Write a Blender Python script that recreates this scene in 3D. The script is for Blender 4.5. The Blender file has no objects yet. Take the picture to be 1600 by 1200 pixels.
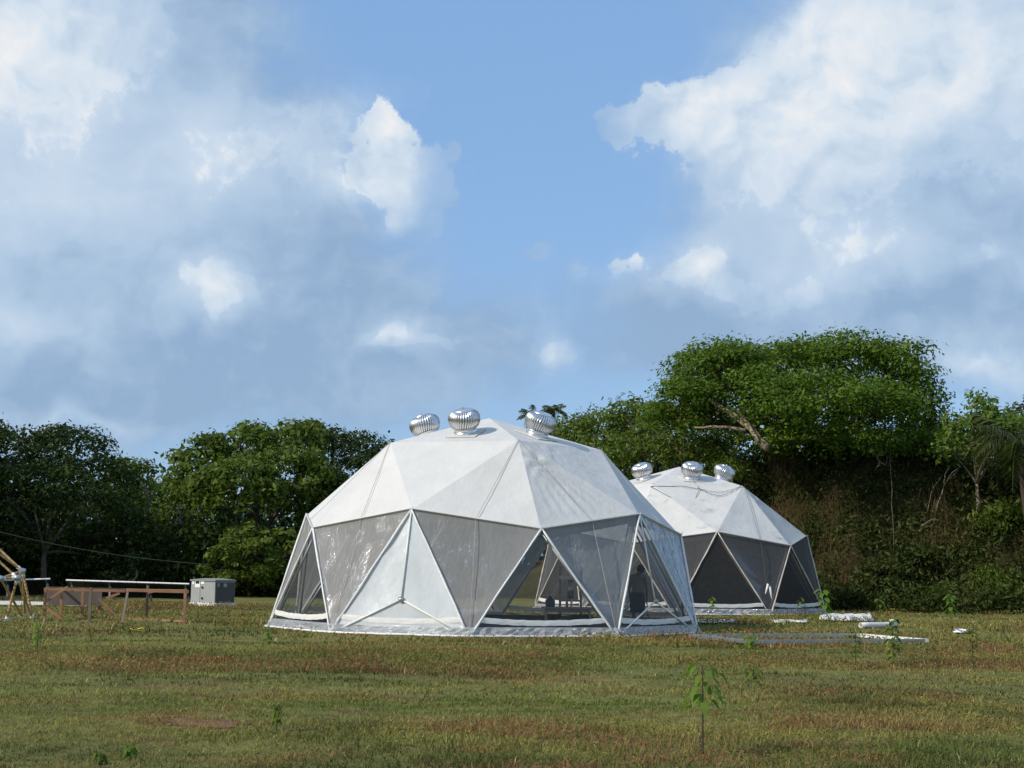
import bpy, math, random
import numpy as np
from mathutils import Vector, Matrix
R_ = math.radians
scene = bpy.context.scene
COL = scene.collection

# ------------------------------------------------------------------ camera
CAM_F, CAM_PITCH, CAM_ROLL, CAM_H = 2356.8, 0.1203, -0.0130, 1.6331     # focal length in photo pixels (1600 wide)
cp, sp = math.cos(CAM_PITCH), math.sin(CAM_PITCH)
fw = Vector((0, cp, sp)); up0 = Vector((0, -sp, cp)); rt0 = Vector((1, 0, 0))
cr, sr = math.cos(CAM_ROLL), math.sin(CAM_ROLL)
rt = cr*rt0 - sr*up0; up = sr*rt0 + cr*up0
cd = bpy.data.cameras.new('camera'); cam = bpy.data.objects.new('camera', cd); COL.objects.link(cam)
cd.sensor_width = 36; cd.lens = CAM_F/1600*36; cd.clip_start = .1; cd.clip_end = 5000
scene.cycles.max_bounces = 6; scene.cycles.diffuse_bounces = 3; scene.cycles.glossy_bounces = 3; scene.cycles.transmission_bounces = 4; scene.cycles.transparent_max_bounces = 12
cam.matrix_world = Matrix(((rt.x, up.x, -fw.x, 0), (rt.y, up.y, -fw.y, 0), (rt.z, up.z, -fw.z, CAM_H), (0, 0, 0, 1)))
scene.camera = cam
def ray(px, py):
    u, w = (px-800)/CAM_F, (600-py)/CAM_F
    return fw + u*rt + w*up
def at(px, py, Y):
    d = ray(px, py); t = Y/d.y
    return Vector((d.x*t, Y, CAM_H + d.z*t))
def gnd(px, py, z=0):
    d = ray(px, py); t = (z-CAM_H)/d.z
    return Vector((d.x*t, d.y*t, z))

# ------------------------------------------------------------------ light and exposure
SUN_AZ, SUN_EL = -62, 36                     # degrees left of straight behind the camera, elevation
sdir = Vector((math.sin(R_(SUN_AZ))*math.cos(R_(SUN_EL)), -math.cos(R_(SUN_AZ))*math.cos(R_(SUN_EL)), math.sin(R_(SUN_EL))))
sl = bpy.data.lights.new('sun', 'SUN'); sl.energy = 3.7; sl.angle = R_(.53); sl.color = (1, .91, .77)
so = bpy.data.objects.new('sun', sl); COL.objects.link(so)
so.rotation_euler = sdir.to_track_quat('Z', 'Y').to_euler(); so.location = sdir*60
scene.view_settings.view_transform = 'Standard'; scene.view_settings.look = 'None'
scene.view_settings.exposure = 0; scene.view_settings.gamma = 1
scene.view_settings.use_curve_mapping = False

class NT:
    def __init__(s, tree): s.t = tree; s.n = tree.nodes; s.l = tree.links
    def new(s, typ, **kw):
        n = s.n.new(typ)
        for k, v in kw.items(): setattr(n, k, v)
        return n
    def put(s, sock, v):
        if isinstance(v, bpy.types.NodeSocket): s.l.new(v, sock)
        elif v is not None: sock.default_value = v
    def m(s, op, a, b=None, c=None, clamp=False):
        n = s.new('ShaderNodeMath', operation=op, use_clamp=clamp); s.put(n.inputs[0], a)
        if b is not None: s.put(n.inputs[1], b)
        if c is not None: s.put(n.inputs[2], c)
        return n.outputs[0]
    def v(s, op, a, b=None, out=0):
        n = s.new('ShaderNodeVectorMath', operation=op); s.put(n.inputs[0], a)
        if b is not None: s.put(n.inputs[1], b)
        return n.outputs['Value'] if op in ('DOT_PRODUCT', 'LENGTH') else n.outputs[0]
    def noise(s, vec, scale, detail=4, rough=.5, dist=0, col=False):
        n = s.new('ShaderNodeTexNoise'); s.put(n.inputs['Vector'], vec)
        n.inputs['Scale'].default_value = scale; n.inputs['Detail'].default_value = detail
        n.inputs['Roughness'].default_value = rough; n.inputs['Distortion'].default_value = dist
        return n.outputs['Color' if col else 'Fac']
    def ramp(s, f, stops):
        n = s.new('ShaderNodeValToRGB'); s.put(n.inputs[0], f); e = n.color_ramp.elements
        while len(e) < len(stops): e.new(.5)
        for i, (p, c) in enumerate(stops):
            e[i].position = p; e[i].color = (*c, 1) if len(c) == 3 else c
        return n.outputs[0]
    def mix(s, f, a, b, mode='MIX'):
        n = s.new('ShaderNodeMix', data_type='RGBA', blend_type=mode)
        s.put(n.inputs[0], f)
        s.put(n.inputs[6], (*a, 1) if isinstance(a, tuple) and len(a) == 3 else a)
        s.put(n.inputs[7], (*b, 1) if isinstance(b, tuple) and len(b) == 3 else b)
        return n.outputs[2]
    def sstep(s, x, lo, hi):
        n = s.new('ShaderNodeMapRange', interpolation_type='SMOOTHSTEP'); s.put(n.inputs[0], x)
        n.inputs[1].default_value = lo; n.inputs[2].default_value = hi
        return n.outputs[0]

# ------------------------------------------------------------------ sky: clear-air model with clouds fixed in direction space
world = bpy.data.worlds.new('World'); scene.world = world; world.use_nodes = True
w = NT(world.node_tree); w.n.clear()
sky = w.new('ShaderNodeTexSky', sky_type='NISHITA', sun_disc=False)
sky.sun_elevation = R_(SUN_EL); sky.sun_rotation = math.atan2(sdir.x, sdir.y)
sky.air_density = 1.0; sky.dust_density = 1.2; sky.ozone_density = 1.6
STR = .13
D = w.new('ShaderNodeTexCoord').outputs['Generated']
D = w.v('NORMALIZE', D)
wob = w.v('MULTIPLY', w.v('SUBTRACT', w.noise(D, 11, 4, .55, col=True), (.5, .5, .5)), (.075,)*3)
D1 = w.v('ADD', D, wob)
def blob(vec, px, py, rx, ry, amp, acc=0.0):
    c = ray(px, py).normalized(); k = CAM_F/1.75; sc = (k/rx, k/(rx+ry)*.5, k/ry)
    v1 = w.new('ShaderNodeVectorMath', operation='MULTIPLY_ADD'); w.put(v1.inputs[0], vec); v1.inputs[1].default_value = sc; v1.inputs[2].default_value = tuple(-a*b for a, b in zip(c, sc))
    g1 = w.new('ShaderNodeTexGradient', gradient_type='QUADRATIC_SPHERE'); w.put(g1.inputs[0], v1.outputs[0])
    return w.m('MULTIPLY_ADD', g1.outputs['Fac'], amp*1.15, acc)
def field(vec, L):
    t = 0.0
    for b in L: t = blob(vec, *b, t)
    return t
VEIL = [(30, 60, 330, 260, 1.1), (130, 330, 400, 240, 1.1), (430, 280, 220, 150, .75), (450, 480, 330, 150, .85), (100, 590, 500, 120, 1.0), (650, 560, 360, 110, .5),
        (1500, 130, 330, 290, 1.3), (1310, 300, 290, 220, 1.05), (1450, 490, 350, 140, 1.0), (1150, 460, 250, 90, .75), (1000, 540, 420, 110, .35), (330, 20, 170, 80, .4)]
HEADS = [(606, 205, 70, 62, 1.0), (590, 280, 120, 60, .9), (660, 300, 70, 90, .55), (380, 245, 120, 70, .7), (480, 190, 90, 44, .55), (335, 440, 70, 46, .8), (385, 430, 50, 36, .5), (352, 487, 30, 24, .6),
         (642, 518, 34, 30, .95), (622, 545, 46, 24, .85), (688, 540, 46, 26, .7), (720, 550, 26, 16, .5), (60, 60, 240, 180, .9), (1090, 170, 130, 80, .9), (1150, 240, 150, 90, .85), (965, 205, 56, 30, .85),
         (1340, 100, 150, 140, 1.1), (1300, 230, 160, 120, .8), (1500, 80, 260, 200, 1.0), (1085, 425, 54, 46, .9), (1180, 445, 130, 40, .75), (975, 410, 66, 46, .75), (830, 390, 34, 32, .6), (885, 430, 60, 30, .4),
         (852, 548, 40, 34, .95), (842, 576, 34, 26, .7), (872, 560, 26, 26, .5), (900, 612, 46, 20, .5), (710, 240, 50, 18, .5), (1400, 400, 200, 60, .5), (1520, 575, 110, 44, .5)]
BRIGHT = [(30, 70, 260, 190, .55), (140, 330, 380, 200, .42), (606, 205, 70, 90, .8), (540, 290, 70, 40, .6), (350, 235, 110, 70, .42),
          (345, 455, 74, 50, .45), (30, 505, 140, 40, .30), (1310, 110, 130, 150, .7), (1090, 180, 150, 90, .62), (1230, 320, 200, 150, .36),
          (1085, 425, 60, 50, .6), (645, 532, 66, 36, .6), (852, 562, 44, 48, .5), (1540, 80, 220, 200, .45),
          (1400, 400, 220, 60, .38), (975, 400, 70, 46, .4), (90, 655, 180, 20, .3), (1510, 575, 110, 44, .25)]
# elsewhere in the sky: broken cloud of the same kind
front = blob(D, 800, 420, 1500, 900, 1)
gen = w.m('MULTIPLY', w.sstep(w.noise(w.v('MULTIPLY', D, (1, 1, 1.7)), 2.3, 4, .5), .42, .62), w.m('SUBTRACT', 1, w.sstep(front, .25, .7)))
n1 = w.noise(D1, 16, 8, .60)
n3 = w.noise(D, 55, 6, .60)
n2 = w.noise(w.v('MULTIPLY', D, (1, 1, 2.2)), 7, 6, .55)
n4 = w.noise(D1, 24, 4, .5); n4s = w.noise(w.v('ADD', D1, (-.008, 0, .009)), 24, 4, .5)
veil = w.m('ADD', field(D1, VEIL), gen)
heads = w.m('ADD', field(D1, HEADS), gen)
brf = field(D1, BRIGHT)
soft = w.m('MULTIPLY', w.sstep(w.m('ADD', veil, w.m('ADD', w.m('MULTIPLY', w.m('SUBTRACT', n1, .5), .7), w.m('MULTIPLY', w.m('SUBTRACT', n2, .5), .6))), .12, .85), .82)
hd = w.m('ADD', heads, w.m('ADD', w.m('MULTIPLY', w.m('SUBTRACT', n1, .5), 1.3), w.m('MULTIPLY', w.m('SUBTRACT', n3, .5), 1.25)))
hard = w.m('MULTIPLY', w.sstep(hd, .41, .60), w.m('MULTIPLY_ADD', w.sstep(brf, .05, .42), .55, .45))
mask = w.m('MAXIMUM', soft, w.m('MULTIPLY', hard, .93))
br = w.m('ADD', w.m('MULTIPLY', brf, .8), w.m('MULTIPLY', gen, .35))
br = w.m('ADD', br, w.m('MULTIPLY', hard, .13))
rel = w.m('MULTIPLY', w.m('SUBTRACT', n4, n4s), w.m('MULTIPLY_ADD', w.m('MULTIPLY', hard, brf), 2.2, .3))
br = w.m('ADD', br, w.m('ADD', rel, w.m('MULTIPLY', w.m('SUBTRACT', n1, .5), .30)))
br = w.m('ADD', br, w.m('MULTIPLY', w.m('SUBTRACT', n2, .5), .45))
ccol = w.ramp(br, [(0, (.29, .42, .60)), (.22, (.48, .61, .76)), (.55, (.69, .78, .87)), (.95, (.90, .90, .90))])
ccol = w.mix(1, ccol, (1/STR,)*3, 'MULTIPLY')
# thin high haze veiling the blue everywhere
clear = w.mix(.62, sky.outputs[0], tuple(q/STR for q in (.27, .50, .88)))
skyc = w.mix(mask, clear, ccol)
bg = w.new('ShaderNodeBackground'); w.put(bg.inputs[0], skyc); bg.inputs[1].default_value = STR
w.l.new(bg.outputs[0], w.new('ShaderNodeOutputWorld').inputs[0])

# ------------------------------------------------------------------ helpers
rng = np.random.default_rng(7); random.seed(7)
def tag(o, label=None, cat=None, group=None, kind=None):
    for k, v in (('label', label), ('category', cat), ('group', group), ('kind', kind)):
        if v: o[k] = v
    return o
def link(o, parent=None):
    COL.objects.link(o)
    if parent is not None: o.parent = parent
    return o
def thing(name, loc, label, cat, group=None, rz=0):
    o = bpy.data.objects.new(name, None); o.location = loc; o.rotation_euler = (0, 0, rz); o.empty_display_size = .2
    return tag(link(o), label, cat, group)
def npmesh(name, V, F, smooth=False, col=None):
    V = np.asarray(V, np.float32); F = np.asarray(F, np.int32); k = F.shape[1]
    me = bpy.data.meshes.new(name); me.vertices.add(len(V)); me.vertices.foreach_set('co', V.ravel())
    me.loops.add(F.size); me.loops.foreach_set('vertex_index', F.ravel())
    me.polygons.add(len(F)); me.polygons.foreach_set('loop_start', np.arange(0, F.size, k, dtype=np.int32))
    try: me.polygons.foreach_set('loop_total', np.full(len(F), k, np.int32))
    except Exception: pass
    if smooth: me.polygons.foreach_set('use_smooth', np.ones(len(F), bool))
    if col is not None:
        a = me.attributes.new('Col', 'FLOAT_COLOR', 'POINT')
        a.data.foreach_set('color', np.c_[col, np.ones(len(col))].astype(np.float32).ravel())
    me.update(calc_edges=True)
    return me
def npobj(name, V, F, m, parent=None, smooth=False, col=None):
    me = npmesh(name, V, F, smooth, col); me.materials.append(m)
    return link(bpy.data.objects.new(name, me), parent)
class MB:
    def __init__(s): s.v = []; s.f = []
    def add(s, vs, fs):
        o = len(s.v); s.v += [tuple(p) for p in vs]; s.f += [tuple(i+o for i in f) for f in fs]; return s
    def box(s, c, size, M=None):
        hx, hy, hz = [q/2 for q in size]
        P = [Vector((x*hx, y*hy, z*hz)) for x in (-1, 1) for y in (-1, 1) for z in (-1, 1)]
        if M is not None: P = [M @ p for p in P]
        c = Vector(c)
        return s.add([p+c for p in P], [(0, 1, 3, 2), (4, 6, 7, 5), (0, 4, 5, 1), (2, 3, 7, 6), (0, 2, 6, 4), (1, 5, 7, 3)])
    def beam(s, a, b, wd, ht, upv=(0, 0, 1)):
        a = Vector(a); b = Vector(b); d = (b-a); L = d.length; x = d.normalized()
        y = Vector(upv).cross(x)
        if y.length < 1e-3: y = Vector((0, 1, 0)).cross(x)
        y.normalize(); z = x.cross(y)
        return s.box((a+b)/2, (L, wd, ht), Matrix((x, y, z)).transposed())
    def tube(s, pts, rad, n=8, cap=True):
        pts = [Vector(p) for p in pts]
        if not hasattr(rad, '__len__'): rad = [rad]*len(pts)
        o = len(s.v); prev = None
        for i, p in enumerate(pts):
            t = (pts[min(i+1, len(pts)-1)] - pts[max(i-1, 0)]).normalized()
            if prev is None:
                u = t.cross(Vector((0, 0, 1)));
                if u.length < .05: u = t.cross(Vector((1, 0, 0)))
            else: u = prev - t*prev.dot(t)
            u.normalize(); v = t.cross(u); prev = u
            for k in range(n):
                a = 2*math.pi*k/n; s.v.append(tuple(p + (u*math.cos(a)+v*math.sin(a))*rad[i]))
        for i in range(len(pts)-1):
            for k in range(n):
                s.f.append((o+i*n+k, o+i*n+(k+1) % n, o+(i+1)*n+(k+1) % n, o+(i+1)*n+k))
        if cap:
            s.f.append(tuple(o+k for k in reversed(range(n)))); e = o+(len(pts)-1)*n; s.f.append(tuple(e+k for k in range(n)))
        return s
    def lathe(s, prof, n=24, c=(0, 0, 0)):
        o = len(s.v)
        for r, z in prof:
            for k in range(n):
                a = 2*math.pi*k/n; s.v.append((c[0]+r*math.cos(a), c[1]+r*math.sin(a), c[2]+z))
        for i in range(len(prof)-1):
            for k in range(n):
                s.f.append((o+i*n+k, o+i*n+(k+1) % n, o+(i+1)*n+(k+1) % n, o+(i+1)*n+k))
        return s
    def mesh(s, name, m, smooth=False):
        me = bpy.data.meshes.new(name); me.from_pydata(s.v, [], s.f); me.materials.append(m)
        if smooth: me.polygons.foreach_set('use_smooth', [True]*len(me.polygons))
        me.update(); return me
    def build(s, name, m, parent=None, smooth=False, bevel=0):
        o = link(bpy.data.objects.new(name, s.mesh(name, m, smooth)), parent)
        if bevel:
            b = o.modifiers.new('bevel', 'BEVEL'); b.width = bevel; b.segments = 2
        return o
def instance(name, me, parent=None, loc=(0, 0, 0), rot=(0, 0, 0), sc=1):
    o = link(bpy.data.objects.new(name, me), parent); o.location = loc; o.rotation_euler = rot
    o.scale = (sc,)*3 if not hasattr(sc, '__len__') else sc
    return o

# value noise in numpy
def _h(i, j, s):
    n = (i*374761393 + j*668265263 + s*1274126177) & 0x7fffffff
    n = ((n ^ (n >> 13))*1274126177) & 0x7fffffff
    return ((n ^ (n >> 16)) & 0xffff)/65535.
def vnoise(x, y, s=0):
    x = np.asarray(x, float); y = np.asarray(y, float)
    i = np.floor(x).astype(np.int64); j = np.floor(y).astype(np.int64); fx = x-i; fy = y-j
    fx = fx*fx*(3-2*fx); fy = fy*fy*(3-2*fy)
    return (_h(i, j, s)*(1-fx)+_h(i+1, j, s)*fx)*(1-fy)+(_h(i, j+1, s)*(1-fx)+_h(i+1, j+1, s)*fx)*fy
def fbm(x, y, sc, s=0, o=4):
    t = 0; a = .5; tot = 0
    for k in range(o):
        t = t + a*vnoise(np.asarray(x)*sc+k*17.3, np.asarray(y)*sc-k*9.1, s+k); tot += a; a *= .55; sc *= 2.03
    return t/tot

# ------------------------------------------------------------------ materials
def mat(name):
    m = bpy.data.materials.new(name); m.use_nodes = True; m.node_tree.nodes.clear()
    n = NT(m.node_tree); out = n.new('ShaderNodeOutputMaterial'); n.out = out.inputs[0]
    n.obj = n.new('ShaderNodeTexCoord').outputs['Object']; n.pos = n.new('ShaderNodeNewGeometry').outputs['Position']
    return m, n
def bump(n, h, strength=.3, dist=.01):
    b = n.new('ShaderNodeBump'); b.inputs['Strength'].default_value = strength; b.inputs['Distance'].default_value = dist
    n.put(b.inputs['Height'], h); return b.outputs[0]
def principled(n, col, rough=.6, metal=0, spec=.5, normal=None):
    p = n.new('ShaderNodeBsdfPrincipled')
    n.put(p.inputs['Base Color'], (*col, 1) if isinstance(col, tuple) else col)
    n.put(p.inputs['Roughness'], rough); p.inputs['Metallic'].default_value = metal
    p.inputs['Specular IOR Level'].default_value = spec
    if normal is not None: n.put(p.inputs['Normal'], normal)
    return p.outputs[0]
def simple(name, c1, c2=None, scale=6, rough=.6, metal=0, spec=.4, bs=.15, stretch=(1, 1, 1), bd=.01):
    m, n = mat(name); c2 = c2 or tuple(q*.75 for q in c1)
    v = n.v('MULTIPLY', n.obj, stretch)
    f = n.noise(v, scale, 6, .6)
    c = n.ramp(f, [(.32, c2), (.68, c1)])
    n.l.new(principled(n, c, rough, metal, spec, bump(n, n.noise(v, scale*5, 4, .6), bs, bd)), n.out)
    return m
def mixsh(n, f, a, b):
    s = n.new('ShaderNodeMixShader'); n.put(s.inputs[0], f); n.l.new(a, s.inputs[1]); n.l.new(b, s.inputs[2]); return s.outputs[0]
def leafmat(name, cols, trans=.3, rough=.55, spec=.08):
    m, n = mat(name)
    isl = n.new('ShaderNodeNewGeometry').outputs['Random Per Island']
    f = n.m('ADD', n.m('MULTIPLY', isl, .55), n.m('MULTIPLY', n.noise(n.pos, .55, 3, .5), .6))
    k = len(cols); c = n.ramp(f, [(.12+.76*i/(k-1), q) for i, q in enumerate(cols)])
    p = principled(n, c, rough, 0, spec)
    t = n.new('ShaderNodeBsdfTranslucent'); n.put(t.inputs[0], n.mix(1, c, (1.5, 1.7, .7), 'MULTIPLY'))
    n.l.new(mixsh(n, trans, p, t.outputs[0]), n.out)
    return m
M = {}
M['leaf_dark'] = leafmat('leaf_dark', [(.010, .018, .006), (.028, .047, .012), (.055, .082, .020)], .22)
M['leaf_mid'] = leafmat('leaf_mid', [(.026, .045, .009), (.078, .118, .020), (.140, .180, .036)], .28)
M['leaf_big'] = leafmat('leaf_big', [(.024, .045, .006), (.066, .118, .012), (.125, .185, .026)], .28)
M['leaf_light'] = leafmat('leaf_light', [(.05, .085, .018), (.10, .16, .03), (.16, .22, .05)], .36)
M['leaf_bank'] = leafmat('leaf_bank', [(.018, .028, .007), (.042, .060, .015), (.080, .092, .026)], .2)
M['leaf_weed'] = leafmat('leaf_weed', [(.05, .10, .02), (.09, .17, .03), (.17, .24, .04)], .35)
M['leaf_palm'] = leafmat('leaf_palm', [(.045, .06, .02), (.08, .10, .035), (.13, .15, .06)], .25, .4)
M['straw'] = leafmat('straw', [(.034, .024, .011), (.068, .047, .021), (.12, .082, .038)], .15, .8, .1)
M['bark'] = simple('bark', (.075, .058, .042), (.04, .03, .022), 2.5, .9, bs=.6, stretch=(1, 1, .25), bd=.03)
M['bark_pale'] = simple('bark_pale', (.36, .29, .20), (.20, .155, .105), 2.5, .9, bs=.6, stretch=(1, 1, .3), bd=.02)
M['branch_grey'] = simple('branch_grey', (.42, .37, .29), (.26, .22, .17), 3, .9)
M['branch_dead'] = simple('branch_dead', (.26, .22, .165), (.16, .13, .10), 3, .9)
M['white_pipe'] = simple('white_pipe', (.80, .80, .78), (.68, .67, .63), 3, .45)
M['aged_pipe'] = simple('aged_pipe', (.66, .62, .55), (.40, .34, .27), 4, .6)
M['tape'] = simple('tape', (.82, .82, .80), (.70, .70, .68), 7, .35, bs=.5, bd=.02)
M['rope'] = simple('rope', (.42, .41, .39), (.34, .33, .31), 20, .9)
M['dark_rope'] = simple('dark_rope', (.12, .11, .10), (.08, .07, .06), 20, .9)
M['wood'] = simple('wood', (.36, .19, .10), (.22, .11, .058), 3, .75, bs=.3, stretch=(.4, 1, 1))
M['wood_old'] = simple('wood_old', (.22, .165, .11), (.13, .095, .065), 3, .85, bs=.3)
M['board'] = simple('board', (.15, .12, .10), (.10, .085, .075), 2.5, .85)
M['bamboo'] = simple('bamboo', (.52, .35, .15), (.30, .19, .085), 5, .5, bs=.1, stretch=(1, 1, .3))
M['alu'] = simple('alu', (.80, .80, .81), (.70, .70, .71), 3, .30, 1, .5, bs=.03)
M['galv'] = simple('galv', (.50, .53, .55), (.38, .40, .42), 6, .38, .85, bs=.1)
M['alu_frame'] = simple('alu_frame', (.85, .85, .85), (.78, .78, .78), 3, .4, .0)
M['cab_grey'] = simple('cab_grey', (.36, .375, .36), (.30, .31, .30), 2, .5, bs=.05)
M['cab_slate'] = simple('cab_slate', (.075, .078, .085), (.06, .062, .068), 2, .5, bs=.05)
M['cab_top'] = simple('cab_top', (.27, .28, .27), (.21, .22, .21), 2, .6, bs=.05)
M['black_rub'] = simple('black_rub', (.02, .02, .02), (.012, .012, .012), 8, .6)
M['white_plastic'] = simple('white_plastic', (.84, .84, .83), (.72, .72, .71), 4, .4, bs=.6, bd=.02)
M['plinth'] = simple('plinth', (.82, .82, .80), (.62, .61, .58), 7, .7, bs=.4)
M['concrete'] = simple('concrete', (.36, .34, .31), (.25, .24, .22), 3, .85)
M['floor_mat'] = simple('floor_mat', (.085, .08, .075), (.05, .048, .045), 1.5, .8)
M['solar'] = simple('solar', (.02, .024, .035), (.012, .014, .02), 2, .25)
M['blue_plastic'] = simple('blue_plastic', (.04, .07, .17), None, 5, .4)
M['orange_plastic'] = simple('orange_plastic', (.62, .22, .08), None, 5, .5)
M['yellow_plastic'] = simple('yellow_plastic', (.75, .68, .08), None, 5, .4)
M['steel_paint'] = simple('steel_paint', (.42, .38, .33), (.33, .30, .26), 4, .5)
M['dry_leaf'] = simple('dry_leaf', (.50, .20, .07), (.32, .12, .04), 14, .8)
M['red_soil'] = simple('red_soil', (.20, .10, .045), (.14, .07, .032), 3, .95, bs=.6, bd=.05)
M['skin'] = simple('skin', (.16, .085, .05), (.13, .07, .04), 8, .55)
M['cloth_grey'] = simple('cloth_grey', (.17, .15, .135), (.13, .115, .10), 10, .9, bs=.4)
M['cloth_dark'] = simple('cloth_dark', (.022, .022, .024), (.015, .015, .017), 10, .9, bs=.4)
M['hair'] = simple('hair', (.012, .01, .009), None, 30, .7)

# canvas (optionally stained)
def canvas(name, stain):
    m, n = mat(name)
    c = n.ramp(n.noise(n.obj, 1.1, 5, .6), [(.3, (.60, .592, .568)), (.7, (.68, .672, .648))])
    s = n.m('MULTIPLY', n.sstep(n.noise(n.v('MULTIPLY', n.obj, (1, 1, 2)), 1.7, 8, .72, .6), .60-.07*stain, .74), .18+.62*stain)
    s = n.m('MULTIPLY', s, n.sstep(n.noise(n.obj, .45, 2, .5), .35, .6))
    c = n.mix(s, c, (.30, .28, .25))
    sp_ = n.sstep(n.noise(n.obj, 9, 3, .7), .72, .78)
    c = n.mix(n.m('MULTIPLY', sp_, .35), c, (.33, .30, .26))
    h = n.m('ADD', n.noise(n.obj, 2.2, 5, .55), n.m('MULTIPLY', n.noise(n.v('MULTIPLY', n.obj, (1.0, 1.0, .25)), 6, 4, .6), .35))
    p = principled(n, c, .55, 0, .3, bump(n, h, .42, .07))
    t = n.new('ShaderNodeBsdfTranslucent'); t.inputs[0].default_value = (.6, .58, .52, 1)
    n.l.new(mixsh(n, .07, p, t.outputs[0]), n.out)
    return m
M['canvas'] = canvas('canvas', 0); M['canvas_old'] = canvas('canvas_old', 1)
# clear or hazy plastic film and grey insect screen
def film(name, haze, hazecol, tint=(.93, .94, .94), rough=.1, bs=.35, gloss=.05, fres=.5, sc=1.0, stretch=(1, 1, .35), tl_=.3, patchy=False):
    m, n = mat(name)
    v = n.v('MULTIPLY', n.obj, stretch)
    h = n.m('ADD', n.noise(v, 2.1*sc, 3, .5, .8), n.m('MULTIPLY', n.noise(v, 8*sc, 5, .62, 1.4), .38))
    nm = bump(n, h, bs, .09)
    tr = n.new('ShaderNodeBsdfTransparent'); tr.inputs[0].default_value = (*tint, 1)
    hz = n.new('ShaderNodeBsdfDiffuse'); hz.inputs[0].default_value = (*hazecol, 1); n.put(hz.inputs['Normal'], bump(n, h, bs*.5, .05))
    tl = n.new('ShaderNodeBsdfTranslucent'); tl.inputs[0].default_value = (*hazecol, 1)
    hh = mixsh(n, tl_, hz.outputs[0], tl.outputs[0])
    hv = n.m('MULTIPLY_ADD', n.noise(n.v('MULTIPLY', n.obj, (1, 1, .5)), 1.6, 6, .65), .55*haze, .72*haze, clamp=True)
    b = mixsh(n, hv, tr.outputs[0], hh)
    g = n.new('ShaderNodeBsdfGlossy'); g.inputs['Roughness'].default_value = rough; n.put(g.inputs['Normal'], nm)
    fr = n.new('ShaderNodeFresnel'); fr.inputs[0].default_value = 1.45
    gl = n.m('MULTIPLY_ADD', fr.outputs[0], fres, gloss, clamp=True)
    if patchy: gl = n.m('MULTIPLY', gl, n.m('MULTIPLY_ADD', n.sstep(n.noise(n.v('MULTIPLY', n.obj, (1, 1, .45)), 2.6, 4, .6), .46, .64), .95, .05))
    n.l.new(mixsh(n, gl, b, g.outputs[0]), n.out)
    return m
M['clear'] = film('clear', .03, (.6, .6, .58), (.96, .96, .95), rough=.07, gloss=.006, fres=.35)
M['clear_hazy'] = film('clear_hazy', .92, (.80, .845, .87), rough=.22, gloss=.05, fres=.5, bs=.2)
M['screen'] = film('screen', .66, (.435, .435, .435), rough=.085, gloss=.014, fres=.10, bs=.9, stretch=(1.2, 1.2, .28), patchy=True)
M['screen_dark'] = film('screen_dark', .60, (.135, .135, .14), (.75, .75, .76), rough=.3, gloss=.01, fres=.1, bs=.4)
M['mesh_dark'] = film('mesh_dark', .52, (.065, .065, .07), (.7, .7, .7), rough=.4, gloss=.008, fres=.1, bs=.3)
M['crumpled'] = film('crumpled', .5, (.30, .31, .33), rough=.10, gloss=.14, fres=.6, bs=1.0, sc=1.5, stretch=(1, 1, .6))
M['skirt'] = film('skirt', .58, (.70, .71, .72), rough=.10, gloss=.16, fres=.8, bs=1.0, sc=1.5, stretch=(.4, .4, 2.2))

# ------------------------------------------------------------------ ground
D1C = Vector((-.6036, 40.726, 0)); D2C = Vector((6.6506, 59.4886, 0)); DR = 5.75; DSQ = .9774
def flat_mask(x, y):
    x = np.asarray(x, float); y = np.asarray(y, float)
    m = np.ones(np.broadcast(x, y).shape)
    for c in (D1C, D2C):
        d = np.hypot(x-c.x, y-c.y); m = m*np.clip((d-6.2)/2.5, 0, 1)
    return m
def gz(x, y):
    x = np.asarray(x, float); y = np.asarray(y, float)
    near = np.clip((70-y)/30, 0, 1)
    return ((fbm(x, y, .22, 3, 3)-.5)*.18 + (fbm(x, y, .9, 5, 3)-.5)*.12)*flat_mask(x, y)*near
def gp(px, py):
    p = gnd(px, py); p.z = float(gz(p.x, p.y)); return p
def bank_base(x): return np.interp(x, [-4, 3, 9, 12.5, 15, 18, 24, 40], [80, 76, 70, 65.5, 62.5, 61, 60.5, 60])
def bank_h(x): return np.interp(x, [-6, 1, 6, 10, 12.5, 18, 21, 30], [0, 1.5, 3.6, 5.6, 6.8, 6.8, 5.2, 5.0])
def bankz(x, y):
    x = np.asarray(x, float); y = np.asarray(y, float)
    t = np.clip((y-bank_base(x)+fbm(x, y, .35, 21, 3)*2.2-1.1)/6.5, 0, 1)
    t = t*t*(3-2*t)
    return bank_h(x)*t + (fbm(x, y, .5, 22, 4)-.5)*1.5*np.clip(t*3, 0, 1)
m, n = mat('ground_mat')
f = n.noise(n.pos, .35, 6, .6); g = n.noise(n.pos, 3.2, 6, .65)
c = n.ramp(f, [(.30, (.21, .155, .068)), (.45, (.15, .155, .046)), (.58, (.20, .195, .06)), (.72, (.22, .155, .078))])
c = n.mix(n.m('MULTIPLY', n.sstep(n.noise(n.pos, .8, 4, .6, .4), .60, .68), .75), c, (.17, .085, .042))
c = n.mix(n.m('MULTIPLY', n.sstep(g, .45, .70), .55), c, (.07, .072, .028))
n.l.new(principled(n, c, .95, 0, .1, bump(n, n.noise(n.pos, 7, 6, .7), 1, .08)), n.out); M['ground'] = m
xs = np.unique(np.r_[np.linspace(-600, -60, 12), np.linspace(-60, -26, 12), np.linspace(-26, 26, 150), np.linspace(26, 60, 12), np.linspace(60, 600, 12)])
ys = np.unique(np.r_[np.linspace(-300, 6, 12), np.linspace(6, 36, 120), np.linspace(36, 75, 90), np.linspace(75, 200, 12), np.linspace(200, 1500, 8)])
GX, GY = np.meshgrid(xs, ys); GZ = gz(GX, GY)
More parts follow.
